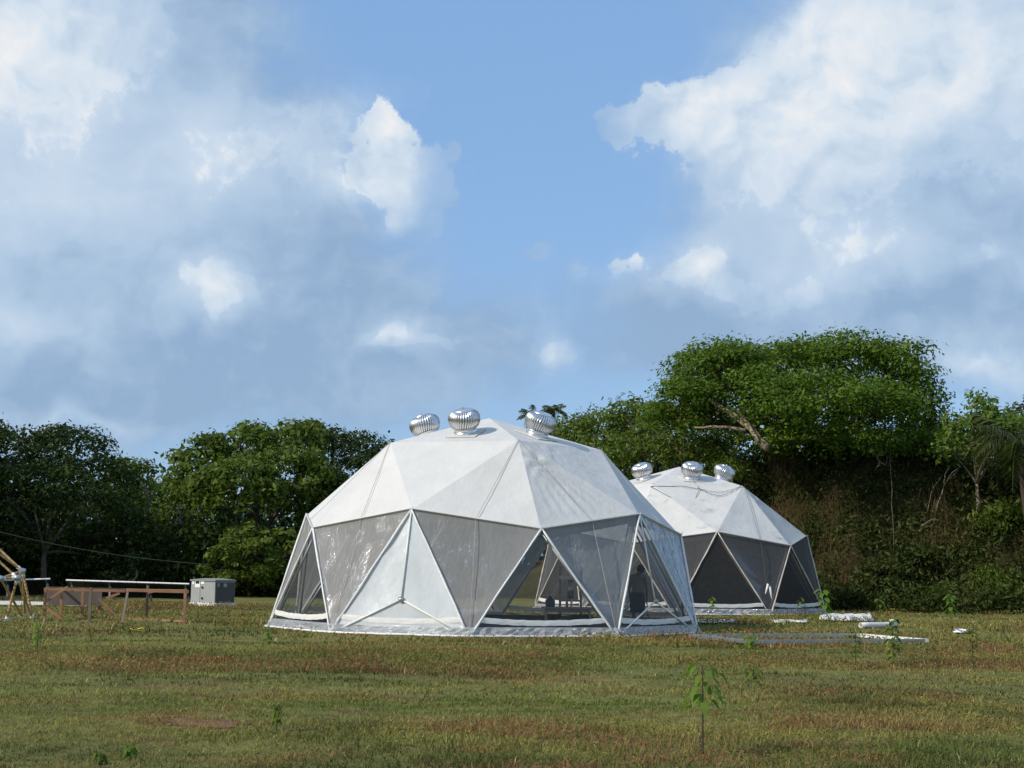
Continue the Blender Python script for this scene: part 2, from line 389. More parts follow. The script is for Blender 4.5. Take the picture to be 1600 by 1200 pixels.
nx, ny = len(xs), len(ys); I = np.arange(nx*ny).reshape(ny, nx)
GF = np.stack([I[:-1, :-1], I[:-1, 1:], I[1:, 1:], I[1:, :-1]], -1).reshape(-1, 4)
tag(npobj('ground', np.c_[GX.ravel(), GY.ravel(), GZ.ravel()], GF, M['ground'], smooth=True), kind='structure')
# bank behind the right-hand dome
bxs = np.linspace(-8, 60, 130); bys = np.linspace(57, 110, 90)
BX, BY = np.meshgrid(bxs, bys); BZ = bankz(BX, BY) - .05
I = np.arange(BX.size).reshape(BX.shape); BF = np.stack([I[:-1, :-1], I[:-1, 1:], I[1:, 1:], I[1:, :-1]], -1).reshape(-1, 4)
m, n = mat('bank_soil')
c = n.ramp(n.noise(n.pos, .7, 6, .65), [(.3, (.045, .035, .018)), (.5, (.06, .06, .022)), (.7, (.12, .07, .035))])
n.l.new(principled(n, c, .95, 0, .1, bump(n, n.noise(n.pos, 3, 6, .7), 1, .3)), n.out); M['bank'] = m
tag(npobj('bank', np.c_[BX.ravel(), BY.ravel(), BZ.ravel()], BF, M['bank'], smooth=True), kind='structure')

# ------------------------------------------------------------------ grass and low weeds (nobody could count them)
def no_dome(x, y, r=5.95):
    return (np.hypot(x-D1C.x, y-D1C.y) > r) & (np.hypot(x-D2C.x, y-D2C.y) > r)
m, n = mat('grass_blades')
at_ = n.new('ShaderNodeAttribute'); at_.attribute_name = 'Col'
p = principled(n, at_.outputs[0], .7, 0, .15)
t = n.new('ShaderNodeBsdfTranslucent'); n.put(t.inputs[0], at_.outputs[0])
n.l.new(mixsh(n, .3, p, t.outputs[0]), n.out); M['grass'] = m
def patch(x, y):      # 0 = short green turf .. 1 = taller reddish brown weeds
    return np.clip((fbm(x*.55, y, .33, 41, 4)-.47)*5, 0, 1)
def grasscol(x, y, k):
    gr = np.array([.150, .185, .040]); ye = np.array([.270, .250, .066]); br = np.array([.265, .140, .062]); dk = np.array([.080, .098, .026]); st = np.array([.38, .31, .15])
    a = fbm(x*.6, y, .45, 51, 4); b = patch(x, y)
    c = gr + (ye-gr)*np.clip((a-.36)*4.5, 0, 1)[:, None]
    c = c + (dk-c)*np.clip((fbm(x*.7, y, .7, 61, 4)-.52)*5, 0, .9)[:, None]
    rb = np.clip(b*.75 + (fbm(x*.6, y, 1.0, 71, 3)-.52)*4, 0, 1)
    c = c + (br-c)*(rb*(k < .62))[:, None]
    c = np.where((k > .965)[:, None], st, c)
    return c*(.65+.7*rng.random(len(x)))[:, None]
def wedge(n_, y0, y1, powr=1.0, sp_=.36):
    t = rng.random(n_); y = (y0**2+(y1**2-y0**2)*t**powr)**.5
    x = (rng.random(n_)*2-1)*(y*sp_+2.2); return x, y
def blades(nt, nb, y0, y1, h, wd, sig, powr=1.0):
    x, y = wedge(nt, y0, y1, powr)
    x = np.repeat(x, nb)+rng.normal(0, sig, nt*nb); y = np.repeat(y, nb)+rng.normal(0, sig, nt*nb)
    th = np.repeat(.55+.9*rng.random(nt)**1.5, nb)
    k = no_dome(x, y); x, y, th = x[k], y[k], th[k]
    keep = rng.random(len(x)) < np.clip(1.35*fbm(x*.6, y, .9, 81, 3)+.1, .25, 1); x, y, th = x[keep], y[keep], th[keep]
    N = len(x); z = gz(x, y)-.01; hh = h*th*(.4+.9*rng.random(N))*(.7+.75*patch(x, y))
    az = rng.random(N)*6.283; lean = hh*(.35+1.2*rng.random(N)); ww = wd*(.6+.8*rng.random(N))
    bx, by = np.cos(az+1.57)*ww/2, np.sin(az+1.57)*ww/2
    A = np.c_[x-bx, y-by, z]; B = np.c_[x+bx, y+by, z]
    mx, my = x+np.cos(az)*lean*.35, y+np.sin(az)*lean*.35
    C = np.c_[mx+bx*.7, my+by*.7, z+hh*.62]; E_ = np.c_[mx-bx*.7, my-by*.7, z+hh*.62]
    T = np.c_[x+np.cos(az)*lean, y+np.sin(az)*lean, z+hh*.95]
    V = np.stack([A, B, C, E_, T], 1).reshape(-1, 3); o = np.arange(N)[:, None]*5
    F = np.concatenate([np.c_[o, o+1, o+2], np.c_[o, o+2, o+3], np.c_[o+3, o+2, o+4]])
    col = np.repeat(grasscol(x, y, rng.random(N)), 5, 0)
    return V, F, col
G = [blades(20000, 13, 10.5, 19, .052, .0085, .060), blades(16500, 10, 18, 32, .07, .014, .10), blades(14000, 6, 31, 62, .11, .032, .16)]
V, F, Cc, off = [], [], [], 0
for v, f, c in G: V.append(v); F.append(f+off); Cc.append(c); off += len(v)
tag(npobj('meadow_grass', np.concatenate(V), np.concatenate(F), M['grass'], col=np.concatenate(Cc)), 'short green and browning meadow grass over the whole field', 'grass', kind='stuff')
# low leafy weeds forming darker reddish mats
def weeds(nt, nb, y0, y1, s, sig, hmax, thr):
    x, y = wedge(nt, y0, y1); k = (patch(x, y) > thr) & no_dome(x, y, 6.3); x, y = x[k], y[k]; nt = len(x)
    hm = hmax*(.4+.6*rng.random(nt))
    X = np.repeat(x, nb)+rng.normal(0, sig, nt*nb); Y = np.repeat(y, nb)+rng.normal(0, sig, nt*nb)
    k = no_dome(X, Y); hm = np.repeat(hm, nb)[k]; X, Y = X[k], Y[k]; N = len(X)
    Z = gz(X, Y)+hm*rng.random(N)**.7+.01
    nrm = rng.normal(0, .6, (N, 3)); nrm[:, 2] += .7; nrm /= np.linalg.norm(nrm, axis=1)[:, None]
    tv = np.cross(nrm, rng.normal(0, 1, (N, 3))); tv /= np.linalg.norm(tv, axis=1)[:, None]; bv = np.cross(nrm, tv)
    L = (s*(.5+rng.random(N)))[:, None]; P = np.c_[X, Y, Z]
    V = np.stack([P-tv*L*.5, P+bv*L*.24, P+tv*L*.5, P-bv*L*.24], 1).reshape(-1, 3)
    F = np.arange(4*N).reshape(-1, 4)
    col = np.repeat(grasscol(X, Y, rng.random(N)*.9)*.95, 4, 0)
    return V, F, col
G = [weeds(3000, 20, 10.5, 20, .026, .10, .09, .35), weeds(5200, 22, 19, 34, .038, .17, .15, .3), weeds(5200, 22, 33, 60, .06, .26, .22, .2)]
V, F, Cc, off = [], [], [], 0
for v, f, c in G: V.append(v); F.append(f+off); Cc.append(c); off += len(v)
tag(npobj('meadow_weeds', np.concatenate(V), np.concatenate(F), M['grass'], col=np.concatenate(Cc)), 'low reddish green weeds matted through the meadow grass', 'weeds', kind='stuff')

# ------------------------------------------------------------------ trees
def leaves(C, nb, rad, size, upw=.7, droop=.15, aspect=.5, shell=False):
    C = np.asarray(C, float); n_ = len(C); N = n_*nb
    g = rng.normal(0, 1, (N, 3))
    if shell:
        g /= np.linalg.norm(g, axis=1)[:, None]; g[:, 2] = np.abs(g[:, 2])*np.where(rng.random(N) < .8, 1, -1); g *= np.clip(rng.normal(1.1, .28, N), .3, 1.9)[:, None]
        rs = np.repeat(.65+.7*rng.random(n_), nb)[:, None]
    else: rs = 1
    P = np.repeat(C, nb, 0) + g*np.asarray(rad)*rs
    nrm = rng.normal(0, .42 if shell else .75, (N, 3)) + (g*.75 if shell else 0); nrm[:, 2] += upw*(.6 if shell else 1); nrm /= np.linalg.norm(nrm, axis=1)[:, None]
    tv = np.cross(nrm, rng.normal(0, 1, (N, 3))); tv /= np.linalg.norm(tv, axis=1)[:, None]; bv = np.cross(nrm, tv)
    tv[:, 2] -= droop
    L = (size*(.55+.9*rng.random(N)))[:, None]
    V = np.stack([P-tv*L*.5, P+bv*L*aspect*.5-nrm*L*.06, P+tv*L*.5, P-bv*L*aspect*.5-nrm*L*.06], 1).reshape(-1, 3)
    return V, np.arange(4*N).reshape(-1, 4)
def lobe_clumps(lobes, dens, zmin=-.55, inner=.70):
    out = []
    for i, (c, r) in enumerate(lobes):
        c = np.array(c); r = np.array(r); n_ = int(dens*4*math.pi*((r[0]*r[1]+r[0]*r[2]+r[1]*r[2])/3))
        d = rng.normal(0, 1, (n_*2, 3)); d /= np.linalg.norm(d, axis=1)[:, None]; d = d[d[:, 2] > zmin][:n_]
        p = c + d*r*(inner+(1.04-inner)*rng.random(len(d))**.6)[:, None]
        k = np.ones(len(p), bool)
        for j, (c2, r2) in enumerate(lobes):
            if j != i: k &= np.linalg.norm((p-np.array(c2))/np.array(r2), axis=1) > .72
        out.append(p[k])
    return np.concatenate(out)
def lob(px, py, Y, rx, rz, ry):
    p = at(px, py, Y); s = Y/CAM_F
    return (tuple(p), (rx*s, ry, rz*s))
def limb_path(a, b, sag=.12, k=6):
    a = Vector(a); b = Vector(b); L = (b-a).length; pts = []
    j = Vector((random.uniform(-1, 1), random.uniform(-1, 1), random.uniform(.2, 1)))*L*sag
    for i in range(k+1):
        t = i/k; pts.append(a.lerp(b, t)+j*4*t*(1-t)*.5+Vector((random.uniform(-1, 1), random.uniform(-1, 1), random.uniform(-1, 1)))*L*.018*(0 < i < k))
    return pts
def tree(name, label, base, lobes, leafm, dens=1.4, nb=34, rad=(.6, .6, .42), size=.26, tr=.28, bark='bark', group='trees around the field', upw=.7, zmin=-.55, fork=.45, ntw=26, inner=.70):
    base = Vector(base); t = thing(name, base, label, 'tree', group)
    C = lobe_clumps(lobes, dens*.62, zmin, inner)
    V, F = leaves(C, int(nb*1.7), rad, size, upw, shell=True)
    ro = npobj('crown', V-np.array(base), F, leafm, t)
    mb = MB(); cen = sum((Vector(c) for c, r in lobes), Vector())/len(lobes)
    fk = base.lerp(Vector((cen.x, cen.y, cen.z)), fork) - base
    fk.x = fk.x*.5; fk.y = fk.y*.5
    path = limb_path((0, 0, -.3), fk, .05, 5); mb.tube(path, [tr*(1.35-.12*i*1.0) if i else tr*1.7 for i in range(6)], 9)
    for c, r in lobes:
        e = Vector(c)-base; pth = limb_path(fk, e, .2, 6); L = len(pth)
        mb.tube(pth, [tr*.62*(1-.75*i/(L-1)) for i in range(L)], 6)
    Lc = [Vector(c)-base for c, r in lobes]
    for q in C[rng.permutation(len(C))[:ntw]]:
        q = Vector(q)-base; s = min(Lc, key=lambda z_: (z_-q).length)
        pth = limb_path(s, q, .12, 4); mb.tube(pth, [tr*.2*(1-.8*i/4) for i in range(5)], 4)
    mb.build('trunk', M[bark], t, smooth=True)
    return t
G_L = 'trees along the far edge of the field on the left'
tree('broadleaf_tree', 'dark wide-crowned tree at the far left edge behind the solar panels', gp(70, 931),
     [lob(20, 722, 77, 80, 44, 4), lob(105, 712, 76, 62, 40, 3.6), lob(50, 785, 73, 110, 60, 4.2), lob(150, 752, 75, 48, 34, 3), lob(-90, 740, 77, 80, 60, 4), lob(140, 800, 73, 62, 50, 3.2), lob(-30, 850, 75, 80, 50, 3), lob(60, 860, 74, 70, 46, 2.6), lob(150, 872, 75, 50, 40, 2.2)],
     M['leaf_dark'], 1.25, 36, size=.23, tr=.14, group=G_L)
tree('broadleaf_tree', 'slim paler tree peeking out right of the dark left-edge tree', gp(205, 931),
     [lob(195, 755, 82, 30, 38, 1.8), lob(212, 742, 82, 16, 14, .9), lob(190, 820, 81, 34, 50, 2)], M['leaf_mid'], 1.6, 30, size=.25, tr=.2, group=G_L)
tree('broadleaf_tree', 'low pale tree in the gap between the two big left-hand trees', gp(255, 930),
     [lob(245, 790, 90, 44, 30, 2.5), lob(285, 800, 88, 34, 30, 2.2), lob(262, 838, 86, 60, 40, 2.5)], M['leaf_mid'], 1.5, 26, size=.2, tr=.2, group=G_L)
tree('broadleaf_tree', 'large-leaved bright green tree left of the front dome', gp(405, 931),
     [lob(325, 722, 78, 42, 34, 2.4), lob(305, 765, 77, 34, 36, 2.2), lob(375, 705, 79, 46, 32, 2.6), lob(430, 690, 80, 44, 26, 2.5), lob(485, 690, 81, 34, 24, 2.2), lob(380, 770, 76, 74, 46, 3.6), lob(460, 755, 78, 64, 50, 3.4)],
     M['leaf_mid'], 1.9, 30, (.55, .55, .42), .31, tr=.22, group=G_L, upw=.55)
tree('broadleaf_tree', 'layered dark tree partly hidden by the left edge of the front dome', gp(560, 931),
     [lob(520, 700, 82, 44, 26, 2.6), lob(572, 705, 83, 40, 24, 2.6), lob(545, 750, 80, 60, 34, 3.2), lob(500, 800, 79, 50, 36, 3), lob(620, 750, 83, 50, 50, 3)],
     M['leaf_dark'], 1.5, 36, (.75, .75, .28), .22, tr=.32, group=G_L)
for l, x, y, h in (('tall dark shade tree added out of view beyond the left edge, nearest the camera', -33, 60, 11), ('tall dark shade tree added out of view beyond the left edge, between the other two', -31, 68, 11.5), ('tall dark shade tree added out of view beyond the left edge, farthest back', -31, 77, 11)):  # unseen trees, added to throw shade on the left treeline
    tree('broadleaf_tree', l, (x, y, 0), [((x, y, h*.72), (4.4, 4.4, h*.28)), ((x+2, y-2.5, h*.5), (3.2, 3.6, h*.26)), ((x+1, y+2.5, h*.48), (3.4, 3.4, h*.28))], M['leaf_dark'], 1.1, 24, size=.40, tr=.25, group=G_L)
tree('shrub_tree', 'broad leafy shrub standing behind and right of the grey cabinet', gp(400, 930),
     [lob(392, 868, 72.5, 52, 44, 2), lob(350, 888, 73, 34, 30, 1.6), lob(440, 872, 73.5, 44, 50, 2)], M['leaf_mid'], 2.2, 30, (.34, .34, .24), .27, tr=.14, group='shrubs at the foot of the trees', upw=.5, zmin=-.9)
tree('shrub_tree', 'small dim shrub under the trees right of the far-left tree', gp(205, 935),
     [lob(205, 888, 73, 26, 24, 1.2), lob(180, 905, 73, 20, 18, 1)], M['leaf_dark'], 2.2, 30, (.3, .3, .22), .22, tr=.1, group='shrubs at the foot of the trees', zmin=-.9)
G_R = 'trees on the rise behind the domes'
def bb(px, Y):
    p = at(px, 800, Y); p.z = float(bankz(p.x, Y))-.2; return p
tree('broadleaf_tree', 'bushy green tree just right of the front dome roof', bb(920, 86),
     [lob(895, 690, 86, 44, 30, 3), lob(945, 680, 85, 50, 30, 3), lob(930, 740, 82, 70, 50, 3), lob(850, 730, 86, 50, 50, 3)], M['leaf_mid'], 1.6, 30, size=.24, tr=.3, group=G_R)
tree('broadleaf_tree', 'rounded green tree behind the rear dome vents, left of the great umbrella tree', bb(1010, 80),
     [lob(985, 660, 81, 40, 26, 2.8), lob(1030, 680, 79, 44, 40, 3), lob(1000, 710, 77, 60, 34, 3), lob(1090, 715, 74, 50, 24, 2.4), lob(1060, 690, 80, 60, 50, 3), lob(1150, 690, 79, 60, 40, 2.6)], M['leaf_mid'], 1.6, 30, size=.24, tr=.3, group=G_R)
big = tree('umbrella_tree', 'great spreading umbrella-crowned tree on the bank above the rear dome', bb(1290, 71.5),
     [lob(1115, 585, 72, 66, 40, 4.2), lob(1140, 578, 73, 42, 30, 4), lob(1066, 632, 70, 36, 34, 3.2), lob(1165, 622, 69, 62, 40, 4), lob(1245, 582, 72, 60, 44, 4.8), lob(1318, 572, 73, 72, 40, 5),
      lob(1388, 588, 72, 46, 46, 4.4), lob(1425, 640, 71, 30, 46, 3.4), lob(1215, 655, 66, 46, 32, 3.2), lob(1285, 632, 67, 70, 44, 4), lob(1370, 650, 68, 60, 44, 3.8), lob(1440, 690, 72, 26, 44, 2.6), lob(1036, 655, 72, 18, 20, 1.8),
      lob(1260, 690, 67, 56, 26, 2.8), lob(1340, 700, 67, 56, 28, 2.8), lob(1410, 710, 69, 46, 34, 2.8), lob(1090, 660, 72, 50, 26, 2.6)],
     M['leaf_big'], 1.9, 46, (.72, .72, .40), .20, tr=.34, bark='bark', group=G_R, upw=1.0, zmin=-.35, fork=.35, ntw=90, inner=.62)
b0 = Vector(big.location)
for a, b_, r in (((1200, 700, 66.5), (1110, 625, 69), .2), ((1165, 672, 67), (1085, 668, 68), .08), ((1185, 690, 66.6), (1150, 640, 67.5), .10), ((1330, 690, 67.5), (1345, 640, 68), .07)):
    p_ = [Vector(q)-b0 for q in limb_path(at(*a), at(*b_), .08, 6)]; MB().tube(p_, [r*(1-.09*i) for i in range(7)], 7).build('limb', M['bark_pale'], big, smooth=True)
tree('broadleaf_tree', 'loose light green tree with bare grey forks at the right of the bank', bb(1525, 65),
     [lob(1498, 668, 65, 26, 24, 1.6), lob(1528, 648, 65, 22, 22, 1.5), lob(1555, 678, 65, 30, 30, 1.8), lob(1492, 712, 65, 26, 34, 1.6), lob(1545, 725, 66, 40, 34, 1.8), lob(1522, 627, 65, 10, 10, .7), lob(1580, 660, 65, 20, 20, 1.2)], M['leaf_light'], 1.7, 22, (.5, .5, .36), .25, tr=.09, bark='branch_dead', group=G_R, ntw=50)
tree('broadleaf_tree', 'dim tree filling the right edge behind the palm', bb(1580, 76),
     [lob(1585, 690, 76, 60, 36, 3), lob(1640, 670, 77, 60, 50, 3), lob(1560, 750, 74, 70, 50, 3), lob(1470, 700, 78, 30, 40, 2.4), lob(1470, 780, 74, 60, 50, 3)], M['leaf_bank'], 1.5, 32, size=.24, tr=.26, group=G_R)
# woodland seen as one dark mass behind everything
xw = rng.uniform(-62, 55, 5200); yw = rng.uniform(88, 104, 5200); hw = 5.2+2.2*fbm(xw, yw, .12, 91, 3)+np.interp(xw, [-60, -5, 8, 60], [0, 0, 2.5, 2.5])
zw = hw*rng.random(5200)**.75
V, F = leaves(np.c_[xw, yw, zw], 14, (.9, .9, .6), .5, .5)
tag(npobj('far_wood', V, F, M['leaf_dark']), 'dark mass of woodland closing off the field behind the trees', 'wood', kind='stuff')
# undergrowth on the bank
N = 6400
xw = rng.uniform(6, 34, N); yw = bank_base(xw)+rng.uniform(-1.2, 9, N); zw = bankz(xw, yw)+rng.random(N)**2*.9
V, F = leaves(np.c_[xw, yw, zw], 20, (.34, .34, .24), .21, .55, .25, .4)
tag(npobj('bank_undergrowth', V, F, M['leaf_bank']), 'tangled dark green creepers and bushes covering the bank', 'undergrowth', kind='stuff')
N = 2600
xw = rng.uniform(-24, 2, N); yw = rng.uniform(73.5, 82, N); zw = rng.random(N)**1.3*3.4
V, F = leaves(np.c_[xw-6, yw, zw], 16, (.5, .5, .35), .28, .5)
tag(npobj('wood_undergrowth', V, F, M['leaf_dark']), 'dark undergrowth below the left-hand trees', 'undergrowth', kind='stuff')

def bank_Y(px, py, fwd=.45):        # depth at which a line of sight meets the bank
    Y = 54.0
    while Y < 92:
        p = at(px, py, Y)
        if p.z < float(bankz(p.x, Y)) or p.z < 0: break
        Y += .15
    return Y-fwd
# separate bushes on and at the foot of the bank
def bush(label, px, py, Y, rx, rz, ry, leafm, nb=26, size=.2, dens=3, group='bushes on the bank'):
    Y = min(bank_Y(px, py+rz*.5), 70); c = at(px, py, Y); s = Y/CAM_F; base = Vector((c.x, c.y, c.z-rz*s))
    t = thing('bush', base, label, 'bush', group)
    L = [((c.x+random.uniform(-.4, .4)*rx*s, c.y, c.z+random.uniform(-.3, .3)*rz*s), (rx*s*random.uniform(.55, .8), ry*.8, rz*s*random.uniform(.6, .85))) for k in range(3)]
    C = lobe_clumps(L, dens, -.8, .5); V, F = leaves(C, nb, (.24, .24, .18), size, .5, .3, .36)
    npobj('foliage', V-np.array(base), F, leafm, t)
    mb = MB()
    for k in range(9):
        e = Vector(C[random.randrange(len(C))])-base; mb.tube(limb_path((0, 0, -.15), e, .15, 4), [.035*(1-.2*i) for i in range(5)], 5)
    mb.build('stem', M['bark'], t)
    return t
bush('large drooping-leaved bush low on the bank right of the rear dome', 1400, 905, 58.5, 50, 30, 1.2, M['leaf_bank'], 30, .28)
bush('glossy dark bush in the middle of the bank below the dead stems', 1450, 868, 60, 44, 24, 1.1, M['leaf_bank'], 30, .26)
bush('bright green bush at the right edge of the bank', 1570, 815, 60, 44, 24, 1.2, M['leaf_mid'], 30, .24)
bush('yellow-green bush at the foot of the bank in the right corner', 1560, 915, 56, 52, 30, 1.2, M['leaf_mid'], 30, .2)
bush('low green bush at the foot of the bank, left of the yellow-green corner bush', 1480, 935, 56, 44, 20, 1, M['leaf_mid'], 26, .2)
bush('small bush on the bank top just right of the rear dome vents', 1140, 735, 69, 36, 20, 1.2, M['leaf_mid'], 26, .22)
bush('round bush beside the right edge of the rear dome roof', 1268, 838, 63, 20, 22, .9, M['leaf_bank'], 26, .2)
# dry hanging grass and vines
def straw(label, px, py, Y, wd, ht, n_):
    Y = min(bank_Y(px, py, 1.0), 69); c = at(px, py, Y); s = Y/CAM_F; N = int(n_*.34)
    k = max(4, N//28); cx = rng.normal(0, wd*s*.5, k); cz = rng.uniform(-.55, .55, k)*ht*s; pick = rng.integers(0, k, N)
    x = cx[pick]+rng.normal(0, .16, N); z0 = cz[pick]+rng.normal(0, .12, N)
    y = bankz(c.x+x, np.full(N, c.y))*0+rng.normal(0, .3, N)+np.clip(z0, -3, 3)*.35; L = ht*s*(.12+.34*rng.random(N))
    ww = .008+.012*rng.random(N); dx = rng.normal(0, .42, N)*L+(cx[pick]*.0); dy = -.25*L+rng.normal(0, .2, N)*L; up_ = L*.22*rng.random(N)
    a = np.c_[x-ww/2, y, z0]; b = np.c_[x+ww/2, y, z0]; m1 = np.c_[x+dx*.5+ww/2, y+dy*.7, z0-L*.22+up_]; m0 = np.c_[x+dx*.5-ww/2, y+dy*.7, z0-L*.22+up_]
    e = np.c_[x+dx, y+dy, z0-L]
    V = np.stack([a, b, m1, m0, e], 1).reshape(-1, 3); o = np.arange(N)[:, None]*5
    F = np.concatenate([np.c_[o, o+1, o+2], np.c_[o, o+2, o+3], np.c_[o+3, o+2, o+4]])
    ob = npobj('dry_grass', V, F, M['straw']); ob.location = c
    return tag(ob, label, 'dry grass', 'dry grass hanging down the bank')
for l, px, py, Y, wd, ht, q in (('tall brown dry grass hanging under the pale limb of the umbrella tree', 1212, 735, 66.2, 46, 130, 900),
    ('dry grass tumbling behind the right shoulder of the rear dome roof', 1250, 790, 64.5, 40, 90, 500),
    ('straw-coloured grass curtain right of the rear dome, halfway down the bank', 1310, 810, 62.8, 46, 130, 800),
    ('dry grass low beside the right wall of the rear dome', 1320, 890, 61.5, 44, 110, 500),
    ('brown dry grass clump below the leaning dead stems', 1475, 800, 60.2, 40, 100, 700),
    ('rusty dry grass patch at the right of the bank under the palm', 1560, 850, 59.6, 60, 50, 300),
    ('thin dry vines hanging from the umbrella tree centre', 1345, 690, 67, 20, 90, 150),
    ('rusty brown rounded tuft left of the bright right-edge bush', 1528, 800, 59.6, 16, 36, 300)):
    straw(l, px, py, Y, wd, ht, q)
# dead branches
def dead(name, label, paths):
    q0 = paths[0][0]; dY = 0 if 'vine' in name or 'hanging' in label else bank_Y(q0[0], q0[1], .55)-q0[2]
    paths = [tuple((q[0], q[1], q[2]+dY) for q in p[:-1])+(p[-1],) for p in paths]
    mb = MB(); o = at(*paths[0][0])
    for p in paths:
        r = p[-1]; P = [at(*q)-o for q in p[:-1]]; mb.tube([P[k].lerp(P[k+1], f_)+Vector((random.uniform(-1, 1), 0, random.uniform(-1, 1)))*.04*(f_ > 0) for k in range(len(P)-1) for f_ in (0, .33, .66)]+[P[-1]], [r*.8*(1-.7*i/(3*len(P)-3)) for i in range(3*len(P)-2)], 6)
    ob = mb.build(name, M['branch_dead'], smooth=True); ob.location = o
    return tag(ob, label, 'branch', 'dead branches on the bank')
dead('dead_branch', 'pair of leaning pale dead stems sticking up from the bank', [((1460, 808, 59.6), (1470, 775, 59.5), (1476, 755, 59.4), (1497, 735, 59.3), .05), ((1475, 757, 59.4), (1488, 738, 59.3), (1502, 728, 59.2), .035), ((1475, 757, 59.4), (1476, 742, 59.4), (1484, 728, 59.4), .03), ((1449, 800, 59.6), (1455, 770, 59.5), (1472, 742, 59.4), .028)])
dead('dead_branch', 'bent dead branch low on the left of the leaning dead stems', [((1436, 830, 59.4), (1442, 820, 59.4), (1455, 812, 59.4), (1475, 813, 59.4), .05)])
dead('dead_branch', 'twisted pale bare branch hanging under the umbrella tree', [((1362, 700, 65), (1370, 710, 65), (1374, 722, 65), (1384, 728, 65), (1388, 712, 65), .03), ((1374, 722, 65), (1368, 734, 65), .02), ((1370, 710, 65), (1379, 712, 65), (1390, 704, 65), .018), ((1366, 704, 65), (1375, 699, 65), .015)])
dead('fallen_log', 'thin pale log lying across the bank near the right edge', [((1540, 849, 58.6), (1561, 851, 58.6), (1582, 855, 58.5), .04)])
dead('fallen_log', 'short pale pole leaning down the bank at the right edge', [((1558, 798, 59), (1577, 808, 58.9), (1595, 815, 58.8), .04)])
dead('hanging_vine', 'long thin vine hanging straight down from the umbrella tree', [((1391, 668, 65.5), (1392, 740, 65), (1395, 810, 64.5), (1397, 872, 64), .016)])

# palms
def frond(L, nl, lw, droop, m):
    mb_pts = []; V = []; F = []
    for i in range(9):
        t = i/8; mb_pts.append(Vector((L*t*(1-.28*droop*t), 0, L*(.5*t-.95*droop*t*t))))
    mb = MB(); mb.tube(mb_pts, [.035*(1-.09*i) for i in range(9)], 5)
    for i in range(nl):
        t = .12+.88*i/nl; k = min(7, int(t*8)); p = mb_pts[k].lerp(mb_pts[k+1], t*8-k); l = lw*math.sin(math.pi*min(1, .15+t*.85))**.6
        for s in (-1, 1):
            a = s*random.uniform(.5, .8); d = Vector((.45, a, -random.uniform(.3, .9))).normalized(); q = p+d*l; qq = p+d*l*.55+Vector((0, 0, .1*l))
            sd = Vector((.03, 0, .0)); mb.add([p-sd, p+sd, qq+sd, qq-sd, q], [(0, 1, 2, 3), (3, 2, 4)])
    return mb.mesh('frond', m)
def palm(label, base, top, L, nf, nl, lw, tr):
    base = Vector(base); t = thing('palm_tree', base, label, 'palm tree', 'palms')
    h = Vector(top)-base; MB().tube([h*(i/6)+Vector((.1*math.sin(i), 0, 0)) for i in range(7)], [tr*(1.3-.09*i) for i in range(7)], 10).build('trunk', M['bark'], t, smooth=True)
    ms = [frond(L*random.uniform(.85, 1.1), nl, lw, d, M['leaf_palm']) for d in (.5, .8, 1.1)]
    for i in range(nf):
        tier = i % 3; instance('frond', ms[tier], t, h, (0, -R_(random.uniform(10, 40)-18*tier), i*2.39996+random.uniform(-.2, .2)), random.uniform(.85, 1.1))
    return t
palm('drooping grey-green palm at the right edge above the bank', bb(1605, 63), at(1598, 700, 63), 3.4, 26, 36, .95, .12)
for l, px, py in (('small palm crown peeking out left of the rightmost front dome vent', 833, 652), ('small palm crown peeking out right of the rightmost front dome vent', 866, 642)):
    tp = at(px, py, 96); palm(l, (tp.x, tp.y, 0), tp, 1.15, 16, 14, .45, .1)

# ------------------------------------------------------------------ geodesic domes
def tri_panel(a, b, c, N=8, sag=.03, fold=None):
    a, b, c = Vector(a), Vector(b), Vector(c); nrm = (b-a).cross(c-a).normalized()
    if nrm.dot((a+b+c)/3) < 0: nrm = -nrm
    V = []; idx = {}
    for i in range(N+1):
        for j in range(N+1-i):
            u, v = i/N, j/N; w_ = 1-u-v
            p = a*w_+b*u+c*v - nrm*sag*27*u*v*w_
            if fold and w_ < .999:
                t = u/(u+v+1e-6); amp, fr, ph = fold
                e = min(1, 6*u, 6*v) if (u+v) < .98 else 0
                p += nrm*amp*math.sin(t*fr*6.283+ph)*max(0, math.sin(t*3.14159))**.5*min(1, (1-w_)*5)*max(0, w_)**.8*min(1, 5*max(0, w_))
            idx[i, j] = len(V); V.append(p)
    F = []
    for i in range(N):
        for j in range(N-i):
            F.append((idx[i, j], idx[i+1, j], idx[i, j+1]))
            if i+j < N-1: F.append((idx[i+1, j], idx[i+1, j+1], idx[i, j+1]))
    mb = MB(); mb.add(V, F); return mb
def dome_points(a0):
    def c(r, z, az): return Vector((r*math.sin(R_(az)), -r*math.cos(R_(az)), z*DSQ))*DR
    T = Vector((0, 0, DSQ))*DR
    r1 = [c(.5257, .8507, a0+72*k) for k in range(5)]
    r2 = [c(.8944, .4472, a0+36*j) if j % 2 == 0 else c(.8507, .5257, a0+36*j) for j in range(10)]
    b = [c(1, 0, a0+18+36*k) for k in range(10)]
    return T, r1, r2, b
def bend(a, b, out, k=5):      # straight strut with the skin's outward offset
    return [a.lerp(b, i/k) for i in range(k+1)]
